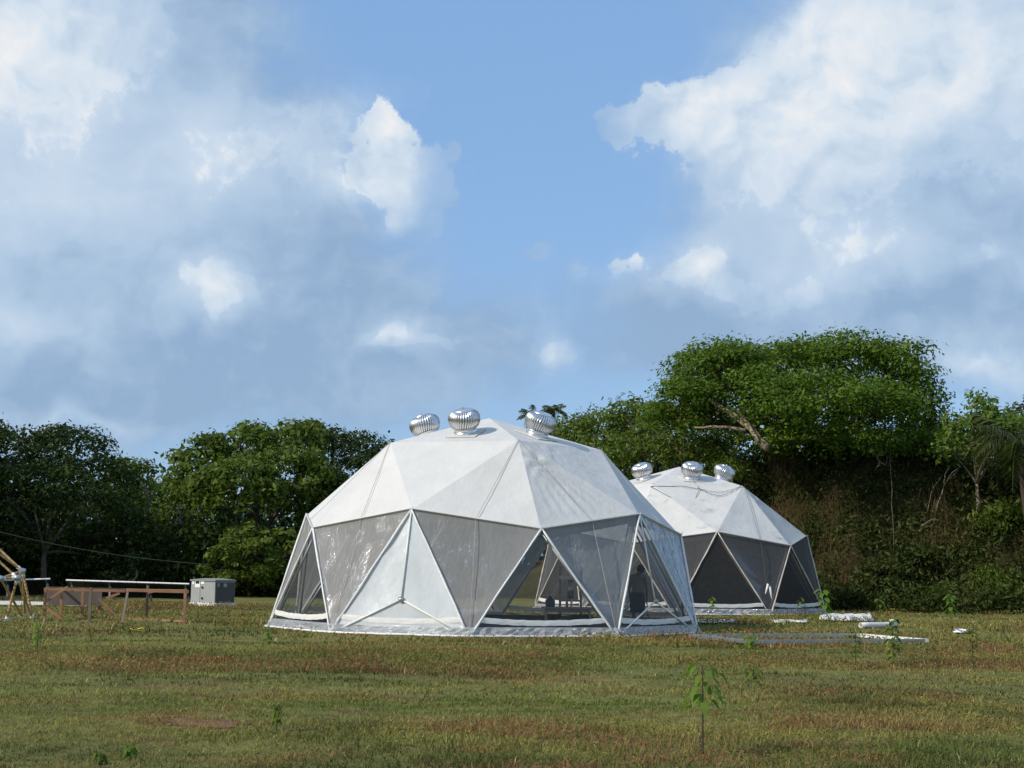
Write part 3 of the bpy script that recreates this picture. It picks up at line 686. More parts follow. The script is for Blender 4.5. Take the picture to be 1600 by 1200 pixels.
def geodesic(label, C, a0, canv, up_mats, down_mats, pipe, doors, group, ropem):
    t = thing('geodesic_dome', C, label, 'dome tent', group)
    T, r1, r2, b = dome_points(a0)
    I5 = lambda k: r2[(2*k) % 10]; M5 = lambda k: r2[(2*k+1) % 10]
    nf = 0
    for k in range(5):
        q = (k+1) % 5
        tri_panel(T, r1[k], r1[q], 6, .02).build('canvas_panel', canv, t, True)
        fo = (.035, 7, 1+k) if k == 0 else None
        tri_panel(r1[k], r1[q], M5(k), 24 if fo else 10, .03, fo).build('canvas_panel', canv, t, True)
        tri_panel(r1[k], I5(k), M5(k), 30 if k == 0 else 10, .03, (.05, 8, 2.) if k == 0 else (.008, 5, k)).build('canvas_panel', canv, t, True)
        tri_panel(r1[k], M5(k-1), I5(k), 10, .03, (.008, 6, k+.5)).build('canvas_panel', canv, t, True)
    for j in range(10):
        d = tri_panel(b[j], r2[j], r2[(j+1) % 10], 24, .05, (.016, 9, j))
        d.build('screen_panel', down_mats[j], t, True)
        if j not in doors:
            tri_panel(r2[j], b[j-1], b[j], 8, .02).build('clear_panel', up_mats[j], t, True)
        else:        # door bay: sheet pushed out by three extra poles
            nd = (r2[j]*.28+b[j-1]*.36+b[j]*.36); nd = nd + Vector((nd.x, nd.y, 0)).normalized()*.05
            for tri in ((r2[j], b[j-1], nd), (r2[j], nd, b[j]), (nd, b[j-1], b[j])):
                tri_panel(*[Vector(p) for p in tri], 12, .02, (.018, 11, j) if tri[2] is nd or tri[1] is nd else None).build('door_sheet', up_mats[j], t, True)
            for e in (r2[j], b[j-1], b[j]): MB().tube([nd*1.004, e*1.004], .022, 8).build('door_pole', M[pipe], t, True)
            MB().tube([nd*1.003-Vector((0, 0, .03)), nd*1.012+Vector((0, 0, .03))], .06, 10).build('hub', M['galv'], t, True)
    # frame poles just inside the skin
    E = [(T, p) for p in r1]+[(r1[k], r1[(k+1) % 5]) for k in range(5)]
    for k in range(5): E += [(r1[k], I5(k)), (r1[k], M5(k)), (r1[k], M5(k-1))]
    E += [(r2[j], r2[(j+1) % 10]) for j in range(10)]
    for j in range(10): E += [(r2[j], b[j-1]), (r2[j], b[j])]
    E += [(b[j], b[(j+1) % 10]) for j in range(10)]
    for p, q in E:
        k = .981; MB().tube([p*k+Vector((0, 0, .03)), q*k+Vector((0, 0, .03))], .03, 8).build('frame_pole', M['galv' if pipe == 'white_pipe' else 'aged_pipe'], t, True)
    for p in [T]+r1+r2+b:
        u = p.normalized(); MB().tube([p*.972+Vector((0, 0, .03)), p*.991+Vector((0, 0, .03))], .075, 10).build('hub', M['galv'], t, True)
    # white sleeves on the wall seams and the canvas hem
    for j in range(10):
        for e in (b[j-1], b[j]):
            d = (e-r2[j]).normalized(); side = d.cross(r2[j].normalized()).normalized(); o = (r2[j]+e).normalized()*.03
            pth = [r2[j].lerp(e, i/8)+o+side*random.uniform(-.008, .008) for i in range(9)]
            MB().tube(pth, [.025*random.uniform(.75, 1.35) for i in range(9)], 7).build('seam_sleeve', M['tape' if pipe == 'white_pipe' else 'aged_pipe'], t, True)
        q = r2[(j+1) % 10]; o = (r2[j]+q).normalized()*.012
        MB().beam(r2[j]+o, q+o, .10, .03, (r2[j]+q).cross(q-r2[j])).build('canvas_hem', canv, t)
        if pipe != 'white_pipe': continue
    for j in range(10 if pipe == 'white_pipe' else 0):     # ropes over the skin down to the base
        k = (j // 2) if j % 2 == 0 else ((j+1)//2) % 5
        mid = (r2[j]*.5+r2[(j+1) % 10]*.5); top = r1[k]
        pts = [top.lerp(mid, i/5)*1.004 for i in range(5)]+[mid*1.008]+[mid.lerp(b[j], i/5)*1.008 for i in range(1, 6)]
        MB().tube(pts, .0065 if pipe == 'white_pipe' else .008, 5).build('rope', M[ropem], t)
    # skirt, ground hem, kerb with white coping blocks, floor
    for j in range(10):
        p, q = b[j-1], b[j]; K = 28; V = []; F = []
        for i in range(K+1):
            s = i/K; a = p.lerp(q, s); o = Vector((a.x, a.y, 0)).normalized(); bow = .06*math.sin(s*math.pi)
            for r_ in range(5):
                h = r_/4; jt = random.uniform(-.045, .045) if 0 < r_ < 4 else 0
                V.append(a+o*(.10+bow-h*(.09+bow)-.03*h+jt)+Vector((0, 0, .015+h*.22+jt*.5)))
        for i in range(K):
            for r_ in range(4): F.append((i*5+r_, (i+1)*5+r_, (i+1)*5+r_+1, i*5+r_+1))
        MB().add(V, F).build('skirt', M['skirt'], t, False)
        MB().tube([V[i*5]+Vector((0, 0, .012+random.uniform(0, .012))) for i in range(K+1)], .026, 6).build('ground_hem', M['white_plastic'], t, True)
    MB().lathe([(5.10, .0), (5.10, .19), (5.24, .19), (5.24, 0)], 60).build('kerb', M['floor_mat'], t)
    for j in range(10):      # white sleeve hanging slack across each triangular bay
        p = b[j-1].lerp(r2[j], .40/r2[j].z); q = b[j].lerp(r2[j], .40/r2[j].z); K = 24; V = []; F = []
        o = Vector(((p+q).x, (p+q).y, 0)).normalized()*.03
        for i in range(K+1):
            s_ = i/K; a = p.lerp(q, s_)+o-Vector((0, 0, .07*4*s_*(1-s_))); jz = random.uniform(-.008, .008)
            V += [a-Vector((0, 0, .065-jz)), a+o*random.uniform(-.2, .5)-Vector((0, 0, .02)), a+o*random.uniform(-.2, .4)+Vector((0, 0, .03)), a+Vector((0, 0, .065+jz))]
        for i in range(K):
            for k in range(3): F.append((i*4+k, (i+1)*4+k, (i+1)*4+k+1, i*4+k+1))
        MB().add(V, F).build('hem_band', M['tape'], t, True)
    MB().lathe([(0.01, .012), (5.15, .012)], 60).build('floor_mat', M['floor_mat'], t)
    return t, (T, r1, r2, b)
ups = [M['clear']]*10; ups[9] = M['clear_hazy']
downs = [M['screen']]*10; downs[1] = M['crumpled']
domeA, PA = geodesic('large white-roofed geodesic dome with clear plastic walls in front', D1C, 15.02, M['canvas'], ups, downs, 'white_pipe', (9, 1), 'geodesic dome tents', 'rope')
domeB, PB = geodesic('stained white-roofed geodesic dome with dark mesh walls, farther back', D2C, 45.62, M['canvas_old'], [M['mesh_dark']]*10, [M['screen_dark']]*10, 'aged_pipe', (), 'geodesic dome tents', 'dark_rope')
# loose ropes slung across the rear dome roof
T, r1, r2, b = PB
Q = r1[4].lerp(r1[0], .5).lerp(r2[9], .10)
def cord(pts, r=.010):
    P = []
    for a, c in zip(pts[:-1], pts[1:]): P += [a.lerp(c, i/6)+a.lerp(c, i/6).normalized()*(.035+.012*math.sin(i)) for i in range(6)]
    MB().tube(P+[pts[-1]+pts[-1].normalized()*.035], r, 5).build('rope', M['dark_rope'], domeB)
cord([r1[4].lerp(r2[8], .06), r1[4].lerp(r1[0], .28).lerp(r2[9], .05), Q]); cord([Q, T.lerp(r1[4].lerp(r1[0], .5), .75)]); cord([Q, Q.lerp(r2[9].lerp(r2[8], .42), .5), r2[9].lerp(r2[8], .42), r2[9].lerp(r2[8], .42).lerp(b[8], .8)], .008)
cord([r1[0].lerp(r2[0], .04), r2[0].lerp(r2[9], .42), r2[0].lerp(r2[9], .42).lerp(b[9], .7)], .007); cord([r1[4].lerp(r2[8], .06), r1[4].lerp(r2[9], .3)], .008)
for dz in (.12, .2):
    cord([r1[0].lerp(Q, i/8).lerp(r2[9], dz*4*(i/8)*(1-i/8)) for i in range(9)], .008)

# ------------------------------------------------------------------ turbine roof vents
def vent_meshes():
    prof = [(.285, .17), (.36, .225), (.405, .31), (.425, .41), (.42, .50), (.385, .585), (.31, .645), (.22, .675)]
    NV = 34; mb = MB()
    for k in range(NV):
        a0 = 2*math.pi*k/NV; o = len(mb.v)
        for r, z in prof:
            tw = (z-.4)*.55
            for f_, dr in ((0, -.06), (.38, 0), (.92, -.065)):
                a = a0+tw+f_*2*math.pi/NV; rr = max(.15, r+dr); mb.v.append((rr*math.cos(a), rr*math.sin(a), z))
        for i in range(len(prof)-1):
            for j in range(2): mb.f.append((o+i*3+j, o+i*3+j+1, o+(i+1)*3+j+1, o+(i+1)*3+j))
    vanes = mb.mesh('vane_drum', M['alu'], True)
    collar = MB().lathe([(.40, -.06), (.38, .0), (.315, .02), (.30, .06), (.31, .065), (.31, .085), (.295, .09), (.29, .16), (.305, .165), (.305, .19), (.28, .19)], 32).mesh('collar', M['alu'], True)
    cap = MB().lathe([(.255, .655), (.25, .685), (.20, .70), (.10, .712), (.012, .716)], 32).mesh('cap', M['alu'], True)
    pin = MB().tube([(0, 0, .70), (0, 0, .755)], .016, 8).mesh('axle_pin', M['galv'])
    core = MB().lathe([(.05, .0), (.05, .70)], 10).mesh('axle', M['galv'], True)
    flash = MB().box((0, 0, -.025), (.84, .84, .02)).mesh('flashing', M['canvas'])
    return vanes, collar, cap, pin, core, flash
VM = vent_meshes()
def vent(C, pts, k, label, rz):
    T, r1, r2, b = pts; p = (T+r1[k % 5]+r1[(k+1) % 5])/3; nrm = (r1[k % 5]-T).cross(r1[(k+1) % 5]-T).normalized()
    if nrm.z < 0: nrm = -nrm
    t = thing('turbine_vent', C+p+nrm*.03, label, 'roof vent', 'spinning turbine roof vents')
    t.rotation_euler = nrm.to_track_quat('Z', 'Y').to_euler()
    for nm, me in zip(('vane_drum', 'collar', 'cap', 'axle_pin', 'axle', 'flashing'), VM):
        instance(nm, me, t, (0, 0, -.05 if nm != 'flashing' else 0), (0, 0, rz if nm != 'flashing' else 0), (1.0, 1.0, .95) if nm != 'flashing' else 1)
vent(D1C, PA, 3, 'silver turbine roof vent farthest left on the front dome', .1)
vent(D1C, PA, 4, 'silver turbine roof vent left of the peak, facing the camera, on the front dome', .5)
vent(D1C, PA, 0, 'silver turbine roof vent right of the peak on the front dome', .9)
vent(D2C, PB, 3, 'silver turbine roof vent farthest left on the rear dome', 1.2)
vent(D2C, PB, 4, 'silver turbine roof vent in the middle of the rear dome', .3)
vent(D2C, PB, 0, 'silver turbine roof vent farthest right on the rear dome', .7)

# white bent strip caught in the rear dome wall
o = at(1199, 940, 54.2)
mb = MB(); mb.tube([at(1196, 928, 53.9)-o, at(1200, 913, 54.0)-o, at(1203, 918, 54.0)-o, at(1206, 936, 53.9)-o], [.02, .05, .05, .02], 6)
tag(mb.build('plastic_strip', M['white_plastic'], smooth=True), 'white bent plastic strip caught on the lower wall of the rear dome', 'plastic strip').location = o

# ------------------------------------------------------------------ person inside the front dome
def skin_mesh(name, chains, m, parent, sub=2, root=0):
    V = []; E = []; Rr = []; key = {}
    for ch in chains:
        pr = None
        for (p, r) in ch:
            k = tuple(round(q, 4) for q in p)
            if k not in key: key[k] = len(V); V.append(p); Rr.append(r)
            if pr is not None and pr != key[k]: E.append((pr, key[k]))
            pr = key[k]
    me = bpy.data.meshes.new(name); me.from_pydata(V, E, []); me.materials.append(m)
    o = link(bpy.data.objects.new(name, me), parent)
    o.modifiers.new('skin', 'SKIN').use_smooth_shade = True
    for i, sv in enumerate(me.skin_vertices[0].data):
        r = Rr[i]; sv.radius = r if hasattr(r, '__len__') else (r, r); sv.use_root = (i == root)
    s = o.modifiers.new('sub', 'SUBSURF'); s.levels = sub; s.render_levels = sub
    return o
pp = Vector((3.38, 40.1, .015))
per = thing('person', pp, 'person in a grey top and dark knee-length skirt standing inside the front dome, back turned', 'person', rz=R_(-14))
pel = ((0, 0, .92), (.15, .11))
legs = []
for s in (-1, 1):
    legs.append([pel, ((s*.095, .0, .84), .095), ((s*.105, .02, .50), .058), ((s*.105, -.02, .28), .05), ((s*.105, -.03, .075), .036), ((s*.115, .07, .04), .036), ((s*.125, .16, .03), .026)])
spine = [pel, ((0, 0, 1.08), (.14, .10)), ((.0, .03, 1.26), (.165, .105)), ((.01, .06, 1.40), (.12, .08)), ((.03, .10, 1.475), .055), ((.05, .14, 1.54), (.075, .085)), ((.06, .165, 1.61), (.078, .09)), ((.06, .175, 1.665), (.06, .065))]
arms = []
for s in (-1, 1):
    sh = ((s*.17, .05, 1.375), .056); el = ((s*.235, .03, 1.10), .042); wr = ((s*.225, .12, .87), .030); pm = ((s*.222, .135, .80), (.038, .022))
    arms.append([((.01, .06, 1.40), (.12, .08)), sh, el, wr, pm])
    for k in range(4):
        x = s*(.222+(-.026+.0175*k)*0)+0; y = .11+.018*k
        arms.append([pm, ((s*.222, y, .755), .0095), ((s*.215, y+.004, .715-.006*abs(k-1.5)), .009), ((s*.203, y+.006, .69-.006*abs(k-1.5)), .008)])
    arms.append([pm, ((s*.205, .165, .78), .010), ((s*.195, .18, .745), .0095)])
body = skin_mesh('body', [spine]+legs+arms, M['skin'], per)
top_ = skin_mesh('shirt', [[((0, 0, .90), (.175, .135)), ((0, 0, 1.08), (.162, .122)), ((.0, .03, 1.26), (.185, .128)), ((.01, .06, 1.40), (.135, .095)), ((.025, .09, 1.45), (.07, .07))],
    [((.01, .06, 1.40), (.135, .095)), ((.17, .05, 1.375), .075), ((.225, .035, 1.14), .062)], [((.01, .06, 1.40), (.135, .095)), ((-.17, .05, 1.375), .075), ((-.225, .035, 1.14), .062)]], M['cloth_grey'], per)
MB().lathe([(.165, .98), (.19, .92), (.20, .80), (.205, .62), (.20, .46), (.19, .455), (.16, .6)], 24).build('skirt_garment', M['cloth_dark'], per, True)
hr = MB(); hr.lathe([(.001, .115), (.05, .105), (.085, .07), (.10, .02), (.10, -.04), (.09, -.09), (.06, -.12)], 16, (.058, .150, 1.60)); hr.build('hair', M['hair'], per, True)
fc = MB().tube([(.075, .245, 1.60), (.08, .275, 1.585), (.075, .25, 1.575)], [.012, .016, .012], 6)
fc.build('nose', M['skin'], per, True)
for s in (-1, 1): MB().tube([(.068+s*.034, .238, 1.622), (.068+s*.034, .25, 1.622)], .012, 8).build('eye', M['hair'], per, True)
MB().tube([(.045, .238, 1.55), (.068, .246, 1.548), (.09, .238, 1.55)], .008, 6).build('mouth', M['cloth_dark'], per, True)
for s in (-1, 1): MB().tube([(.058+s*.092, .16, 1.625), (.058+s*.104, .155, 1.60), (.058+s*.094, .16, 1.57)], [.012, .02, .012], 6).build('ear', M['skin'], per, True)
st = MB().tube([Vector((.30, .10, .0)), Vector((.225, .15, .74)), Vector((.222, .152, .86))], .014, 8).build('walking_stick', M['wood_old'], smooth=True)
st.matrix_world = Matrix.Translation(pp) @ Matrix.Rotation(R_(-14), 4, 'Z')
tag(st, 'thin dark stick in the right hand of the person inside the front dome', 'stick')

# ------------------------------------------------------------------ workshop things inside the front dome
by = 43.2
tb = thing('workbench', at(887, 970, by) * 1 - Vector((0, 0, at(887, 970, by).z-.015)), 'low pale workbench inside the front dome', 'workbench')
MB().box((0, 0, .47), (1.5, .62, .05)).build('bench_top', M['steel_paint'], tb)
MB().box((0, -.2, .40), (1.3, .03, .09)).build('apron', M['steel_paint'], tb)
for sx in (-.62, .62):
    for sy in (-.25, .25): MB().box((sx, sy, .22), (.06, .06, .445)).build('leg', M['steel_paint'], tb)
ox, oy, oz = tb.location
def lat(name, m, prof, loc, label, cat, group=None, n_=20):
    o = MB().lathe(prof, n_).build(name, M[m], smooth=True); o.location = loc; return tag(o, label, cat, group)
lat('water_jug', 'blue_plastic', [(.01, 0), (.13, 0), (.14, .05), (.14, .17), (.10, .22), (.05, .25), (.05, .30), (.01, .30)], (ox-.50, oy, oz+.497), 'dark blue plastic jug on the left end of the low bench', 'jug')
lat('bottle', 'orange_plastic', [(.005, 0), (.035, 0), (.04, .03), (.04, .13), (.018, .17), (.018, .20), (.005, .20)], (ox-.03, oy-.1, oz+.497), 'small orange bottle on the low bench', 'bottle')
lat('bottle', 'white_plastic', [(.005, 0), (.03, 0), (.034, .03), (.034, .15), (.014, .19), (.014, .23), (.005, .23)], (ox+.10, oy-.05, oz+.497), 'small white bottle right of the orange one on the low bench', 'bottle')
pots = ((-.38, .02, 'left'), (.28, -.05, 'middle'), (.52, .03, 'right'))
for x, y, wd in pots:
    o = MB().lathe([(.01, 0), (.15, 0), (.175, .10), (.19, .25), (.205, .25), (.205, .29), (.18, .29), (.16, .1), (.01, .06)], 24).build('bucket', M['black_rub'], smooth=True)
    o.location = (ox+x, oy+y, oz); tag(o, f'black plastic bucket under the {wd} part of the low bench' if wd == 'middle' else f'black plastic bucket under the {wd} end of the low bench', 'bucket', 'black buckets under the bench')
mc = thing('bench_press', (ox+.1, oy+.62, oz), 'tall pale upright machine stand behind the low bench', 'machine')
MB().box((0, 0, .04), (.7, .5, .08)).build('base_plate', M['steel_paint'], mc)
for x in (-.30, .30): MB().box((x, 0, .85), (.07, .07, 1.54)).build('upright', M['steel_paint'], mc)
MB().box((0, 0, 1.32), (.67, .12, .10)).build('crossbar', M['alu_frame'], mc)
MB().lathe([(.01, .72), (.09, .72), (.09, 1.26), (.01, 1.26)], 16).build('cylinder', M['galv'], mc, True)
MB().box((.38, -.06, .95), (.14, .2, .3)).build('control_box', M['alu_frame'], mc)
for z in (1.02, .96, .90): MB().tube([(.38, -.16, z), (.38, -.18, z)], .025, 10).build('knob', M['black_rub'], mc)
MB().box((0, 0, .66), (.54, .3, .05)).build('work_table', M['steel_paint'], mc)
pl = thing('plank_stack', (ox+1.15, oy+.9, oz), 'pale planks leaning inside the front dome right of the bench', 'planks')
for i in range(5): MB().beam((-.12+.09*i, -.3, .02), (.75+.06*i, .25, 1.15-.06*i), .09, .03).build('plank', M['aged_pipe'], pl)
sh = thing('folded_tarp', (ox-2.6, oy+3.0, .014), 'pale folded tarpaulin on the floor inside the front dome', 'tarpaulin')
MB().box((0, 0, .10), (1.6, .5, .18)).build('fold', M['white_plastic'], sh, bevel=.05); MB().box((.1, 0, .245), (1.3, .45, .10)).build('fold', M['white_plastic'], sh, bevel=.03)

# ------------------------------------------------------------------ grey cabinet
A_ = gp(294, 945); B_ = gp(335, 948); ang = math.atan2(B_.y-A_.y, B_.x-A_.x)
ang = R_(-35); cab = thing('utility_cabinet', (B_.x, B_.y, 0), 'grey metal utility cabinet on a white plinth at the end of the solar panels', 'cabinet', rz=ang)
W_, H_, Dp = 1.28, .90, 1.02
MB().box((-W_/2, Dp/2, .12+H_/2-.06), (W_, Dp, H_-.06)).build('body', M['cab_grey'], cab, bevel=.012)
MB().box((-W_/2, Dp/2, .045), (W_+.10, Dp+.10, .17)).build('plinth', M['plinth'], cab, bevel=.03)
lid = MB(); lid.box((-W_/2, Dp/2, .12+H_-.06), (W_+.08, Dp+.08, .06)); lid.build('lid', M['cab_top'], cab, bevel=.015)
MB().add([(-W_-.04, -.04, .12+H_-.03), (.04, -.04, .12+H_-.03), (.04, Dp+.04, .12+H_-.03), (-W_-.04, Dp+.04, .12+H_-.03), (-W_+.2, Dp/2, .12+H_+.02), (-.2, Dp/2, .12+H_+.02)], [(0, 1, 5, 4), (1, 2, 5), (2, 3, 4, 5), (3, 0, 4)]).build('lid_ridge', M['cab_top'], cab)
for x, z, sx, sz in ((-1.16, .88, .10, .14), (-.93, .84, .27, .28), (-.66, .89, .18, .13)): MB().box((x, -.006, z), (sx, .012, sz)).build('notice_plate', M['alu_frame'], cab)
pn = MB().box((-.93, -.014, .88), (.19, .008, .09)).build('meter_window', M['solar'], cab)
for z in (.70, .30): MB().tube([(-.66, 0, z), (-.66, -.04, z)], .04, 12).build('lock_knob', M['black_rub'], cab)
MB().box((.008, Dp/2, .12+H_/2-.06), (.016, Dp-.06, H_-.14)).build('side_panel', M['cab_slate'], cab, bevel=.004)  # thin slate panel, darker than the body, over the right side
for y, z, s in ((.15, .80, .10), (.50, .79, .17)): MB().box((.02, y, z), (.012, s, .13)).build('notice_plate', M['cab_grey'], cab)
MB().box((-W_/2-.15, -.004, .5), (.012, .012, .84)).build('door_gap', M['cab_top'], cab)

# ------------------------------------------------------------------ solar panels on low posts
def solar(label, pxa, pya, pxb, pyb, Y, n_):
    a = at(pxa, pya, Y); b_ = at(pxb, pyb, Y); base = Vector((a.x, a.y, 0)); t = thing('solar_array', base, label, 'solar panels', 'solar panel rows')
    A = a-base; B = b_-base; dn = Vector((.0, 1.05, -.62))
    for i in range(n_):
        p = A.lerp(B, (i+.01)/n_); q = A.lerp(B, (i+.99)/n_); nrm = (q-p).cross(dn).normalized()
        if nrm.z < 0: nrm = -nrm
        MB().add([p, q, q+dn, p+dn, p-nrm*.03, q-nrm*.03, q+dn-nrm*.03, p+dn-nrm*.03], [(0, 1, 2, 3), (7, 6, 5, 4)]).build('panel', M['solar'], t)
        for u, v_, m_ in ((p, q, 'alu_frame'), (q, q+dn, 'solar'), (q+dn, p+dn, 'solar'), (p+dn, p, 'solar')): MB().beam(u-nrm*.012, v_-nrm*.012, .045, .05 if m_ == 'alu_frame' else .045, nrm).build('panel_frame', M[m_], t)
    k = max(2, n_//2+1)
    for i in range(k):
        p = A.lerp(B, (i+.12)/(k-.76)) if k > 1 else A
        f_ = p+dn*.25; g_ = p+dn*.8
        MB().box((f_.x, f_.y, f_.z/2-.04), (.08, .08, f_.z-.02)).build('post', M['concrete'], t)
        MB().box((g_.x, g_.y, g_.z/2-.04), (.08, .08, g_.z-.02)).build('post', M['concrete'], t)
        MB().beam(p+dn*.05-Vector((0, 0, .05)), p+dn*.95-Vector((0, 0, .05)), .05, .05).build('bracket', M['galv'], t)
    return t
solar('long row of solar panels seen edge-on reaching the grey cabinet', 103, 906, 296, 912, 62.0, 7)
solar('row of solar panels seen edge-on behind the bamboo frame at the far left', -60, 908, 79, 904, 62.5, 5)
wl = gnd(0, 947)
o = MB(); a = gp(-30, 947); b_ = gp(140, 949.5)
for i in range(10):
    p = a.lerp(b_, i/10); q = a.lerp(b_, (i+1)/10); o.beam(p-a+Vector((0, 0, .12)), q-a+Vector((0, 0, .12)), .55+.1*random.random(), .09+.03*random.random())
ob = o.build('ground_sheet', M['white_plastic']); ob.location = a
tag(ob, 'long white plastic strip lying on the grass behind the wooden frame', 'plastic sheet')
pa = at(-20, 826, 60); pb = at(330, 882, 60)
ob = MB().tube([pa.lerp(pb, i/10)+Vector((0, 0, -.22*4*(i/10)*(1-i/10)))-pa for i in range(11)], .007, 5).build('overhead_wire', M['dark_rope']); ob.location = pa
tag(ob, 'thin wire sagging across the dark trees on the left', 'wire')

# ------------------------------------------------------------------ unfinished wooden frame
fb = gnd(71, 970); fr = thing('timber_frame', (fb.x, fb.y, 0), 'open unfinished timber frame with diagonal braces in front of the solar panels', 'timber frame')
F0 = Vector((fb.x, fb.y, 0))
def W(px, py, Y): return at(px, py, Y)-F0
def gW(px, py): return gnd(px, py)-F0
def bm(nm, a, b_, w1=.09, w2=.05, m_='wood'): MB().beam(a, b_, w1*.78, w2*.78).build(nm, M[m_], fr, bevel=.004)
YF0, YF1, YB0, YB1 = 41.3, 41.4, 43.0, 44.4
bm('top_rail', W(69, 920.5, YF0), W(196, 923.5, YF0), .05, .10); bm('top_rail', W(197, 922, YF1), W(295, 924.5, YF1), .05, .11)
bm('top_rail', W(75, 918, YB0), W(232, 922, YB1), .05, .08, 'wood_old')
bm('top_rail', W(71, 920, YF0), W(76, 918.5, YB0), .05, .08); bm('top_rail', W(290, 923, YF1), W(232, 922, YB1), .05, .08)
bm('bottom_rail', W(121, 971, 40.9), W(197, 973.5, 40.9), .06, .08); bm('bottom_rail', W(152, 964.5, YB1), W(293, 971, 41.5), .06, .08)
for px, y0, y1, Y, m_ in ((71.5, 920, 970, YF0, 'wood'), (142, 918, 974, 40.8, 'wood_old'), (290, 920, 973, YF1, 'wood'), (97, 918, 968, YB0, 'wood'), (130, 919, 966, 43.4, 'wood'), (157, 920, 966, 43.9, 'wood'), (231, 915, 965, YB1, 'wood_old')):
    a = W(px, y0, Y); bm('post', a, Vector((a.x, a.y, -.03)), .10, .07, m_)
a = W(200, 922, YF0); bm('post', a, gW(191, 974), .08, .06, 'wood_old')
for q in ((70, 941, 106, 917, 41.2), (75, 951, 97, 968, 42), (155, 936, 184, 965, 43.4), (166, 935, 187, 927, 43), (231, 926, 250, 922, 42.5)):
    bm('brace', W(q[0], q[1], q[4]), W(q[2], q[3], q[4]), .04, .09)
MB().beam(W(74, 934, 43.8), W(159, 935, 43.8), .02, .42).build('board', M['board'], fr)

# ------------------------------------------------------------------ bamboo dome frame at the left edge
h1 = at(35, 892, 42); h2 = at(27, 903, 40.6); h3 = at(1, 904, 40.2)
bb0 = Vector((gnd(-30, 968).x, 42, 0)); bf = thing('bamboo_frame', bb0, 'half-built bamboo pole dome frame at the left edge of the picture', 'bamboo frame')
h4 = at(-62, 800, 42.5); h5 = at(-70, 815, 40.5); h6 = at(-85, 908, 39.8)
fts = [gp(9, 971), gp(35, 965), gp(52, 968.5), gp(39, 966), gp(51, 969.5), gp(-70, 972), gp(-90, 968)]
poles = [(h1, h4), (h1, h5), (h2, h5), (h1, h3), (h2, h3), (h2, fts[0]), (h3, fts[1]), (h1, fts[2]), (h1, fts[3]), (h2, fts[4]), (h3, fts[5]), (h6, fts[5]), (h6, fts[6]), (h6, h5), (h3, h6), (h3, h5), (h1, h2), (h4, h5)]
for a, b_ in poles:
    a = Vector(a)-bb0; b_ = Vector(b_)-bb0; d = (b_-a).normalized(); L = (b_-a).length
    a += d*.10; b_ -= d*.03; K = 12; pts = []; rs = []
    for i in range(K+1):
        for e, r in ((0, .034), (.006, .039), (.012, .034)):
            pts.append(a.lerp(b_, min(1, i/K*.985+e))); rs.append(r*(.9 if i < 3 else 1))
    po = MB().tube(pts, rs, 8).build('bamboo_pole', M['bamboo'], bf, True)
    for e0, e1 in ((a-d*.09, a+d*.08), (b_-d*.11, b_+d*.0)): MB().tube([e0, e1], .043, 8).build('pipe_socket', M['white_pipe'], po, True)
for h in (h1, h2, h3, h4, h5, h6): MB().lathe([(.005, -.08), (.09, -.06), (.10, 0), (.09, .06), (.005, .08)], 12, Vector(h)-bb0).build('hub', M['galv'], bf, True)
mb = MB(); c = Vector(fts[0])-bb0
for i in range(4): mb.beam(c+Vector((-.35, -.1+.07*i, .05)), c+Vector((.2, -.15+.08*i, .06)), .06, .05)
mb.build('foot_plate', M['galv'], bf)
a = gp(62, 985); ob = MB().tube([(0, 0, 0), (-.03, .25, .12), (-.08, .6, .28)], .012, 5).build('cane', M['bamboo']); ob.location = a
tag(ob, 'thin dry cane sticking out of the grass in front of the bamboo frame', 'cane')

# ------------------------------------------------------------------ things lying in the grass
q = [gp(1080, 1003), gp(1170, 1011), gp(1447, 1008), gp(1345, 998.5)]
o = Vector(q[0]); pf = thing('pipe_frame', o, 'flat rectangular metal frame lying in the grass right of the front dome', 'metal frame')
for i in range(4):
    a = Vector(q[i])-o+Vector((0, 0, .11)); b_ = Vector(q[(i+1) % 4])-o+Vector((0, 0, .11)); d = (b_-a).normalized()*.04
    MB().beam(a-d, b_+d, (.10, .07, .10, .07)[i], .075+.004*i).build('rail', M['galv' if i != 2 else 'alu_frame'], pf)
a = q[0].lerp(q[1], .02)-o; e = (q[2]-q[1]).normalized()*.55; b_ = q[1]-o; z = Vector((0, 0, .10))
V = []; F = []
for i in range(11):
    for j in range(5): V.append(a.lerp(b_, i/10)+e*(j/4)+z+Vector((0, 0, random.uniform(-.02, .03))))
for i in range(10):
    for j in range(4): F.append((i*5+j, (i+1)*5+j, (i+1)*5+j+1, i*5+j+1))
MB().add(V, F).build('plastic_sheet', M['skirt'], pf, True)
def sheet(label, px0, px1, py0, py1, h=.12, m_='white_plastic'):
    a = gp(px0, py0); b_ = gp(px1, py0); c = gp(px0, py1); c2 = gp(px1, py1); V = []; F = []; K = 10
    for i in range(K+1):
        for j in range(5):
            p = a.lerp(b_, i/K).lerp(c.lerp(c2, i/K), j/4)+Vector((random.uniform(-.12, .12), random.uniform(-.3, .3), 0)); V.append(p-a+Vector((0, 0, .05+h*1.2*random.random()*(0 < j < 4))))
    for i in range(K):
        for j in range(4): F.append((i*5+j, (i+1)*5+j, (i+1)*5+j+1, i*5+j+1))
    ob = MB().add(V, F).build('plastic_sheet', M[m_], smooth=True); ob.location = a
    s = ob.modifiers.new('thick', 'SOLIDIFY'); s.thickness = .01
    return tag(ob, label, 'plastic sheet', 'white plastic sheets lying in the grass')
sheet('crumpled white plastic sheet in the grass right of the rear dome', 1285, 1362, 972, 966, .14)
sheet('bluish white plastic strip in the grass between the two domes', 1085, 1150, 976, 972, .05)
sheet('broken white plastic strip in the grass below the rear dome wall', 1205, 1262, 975.5, 973, .05)
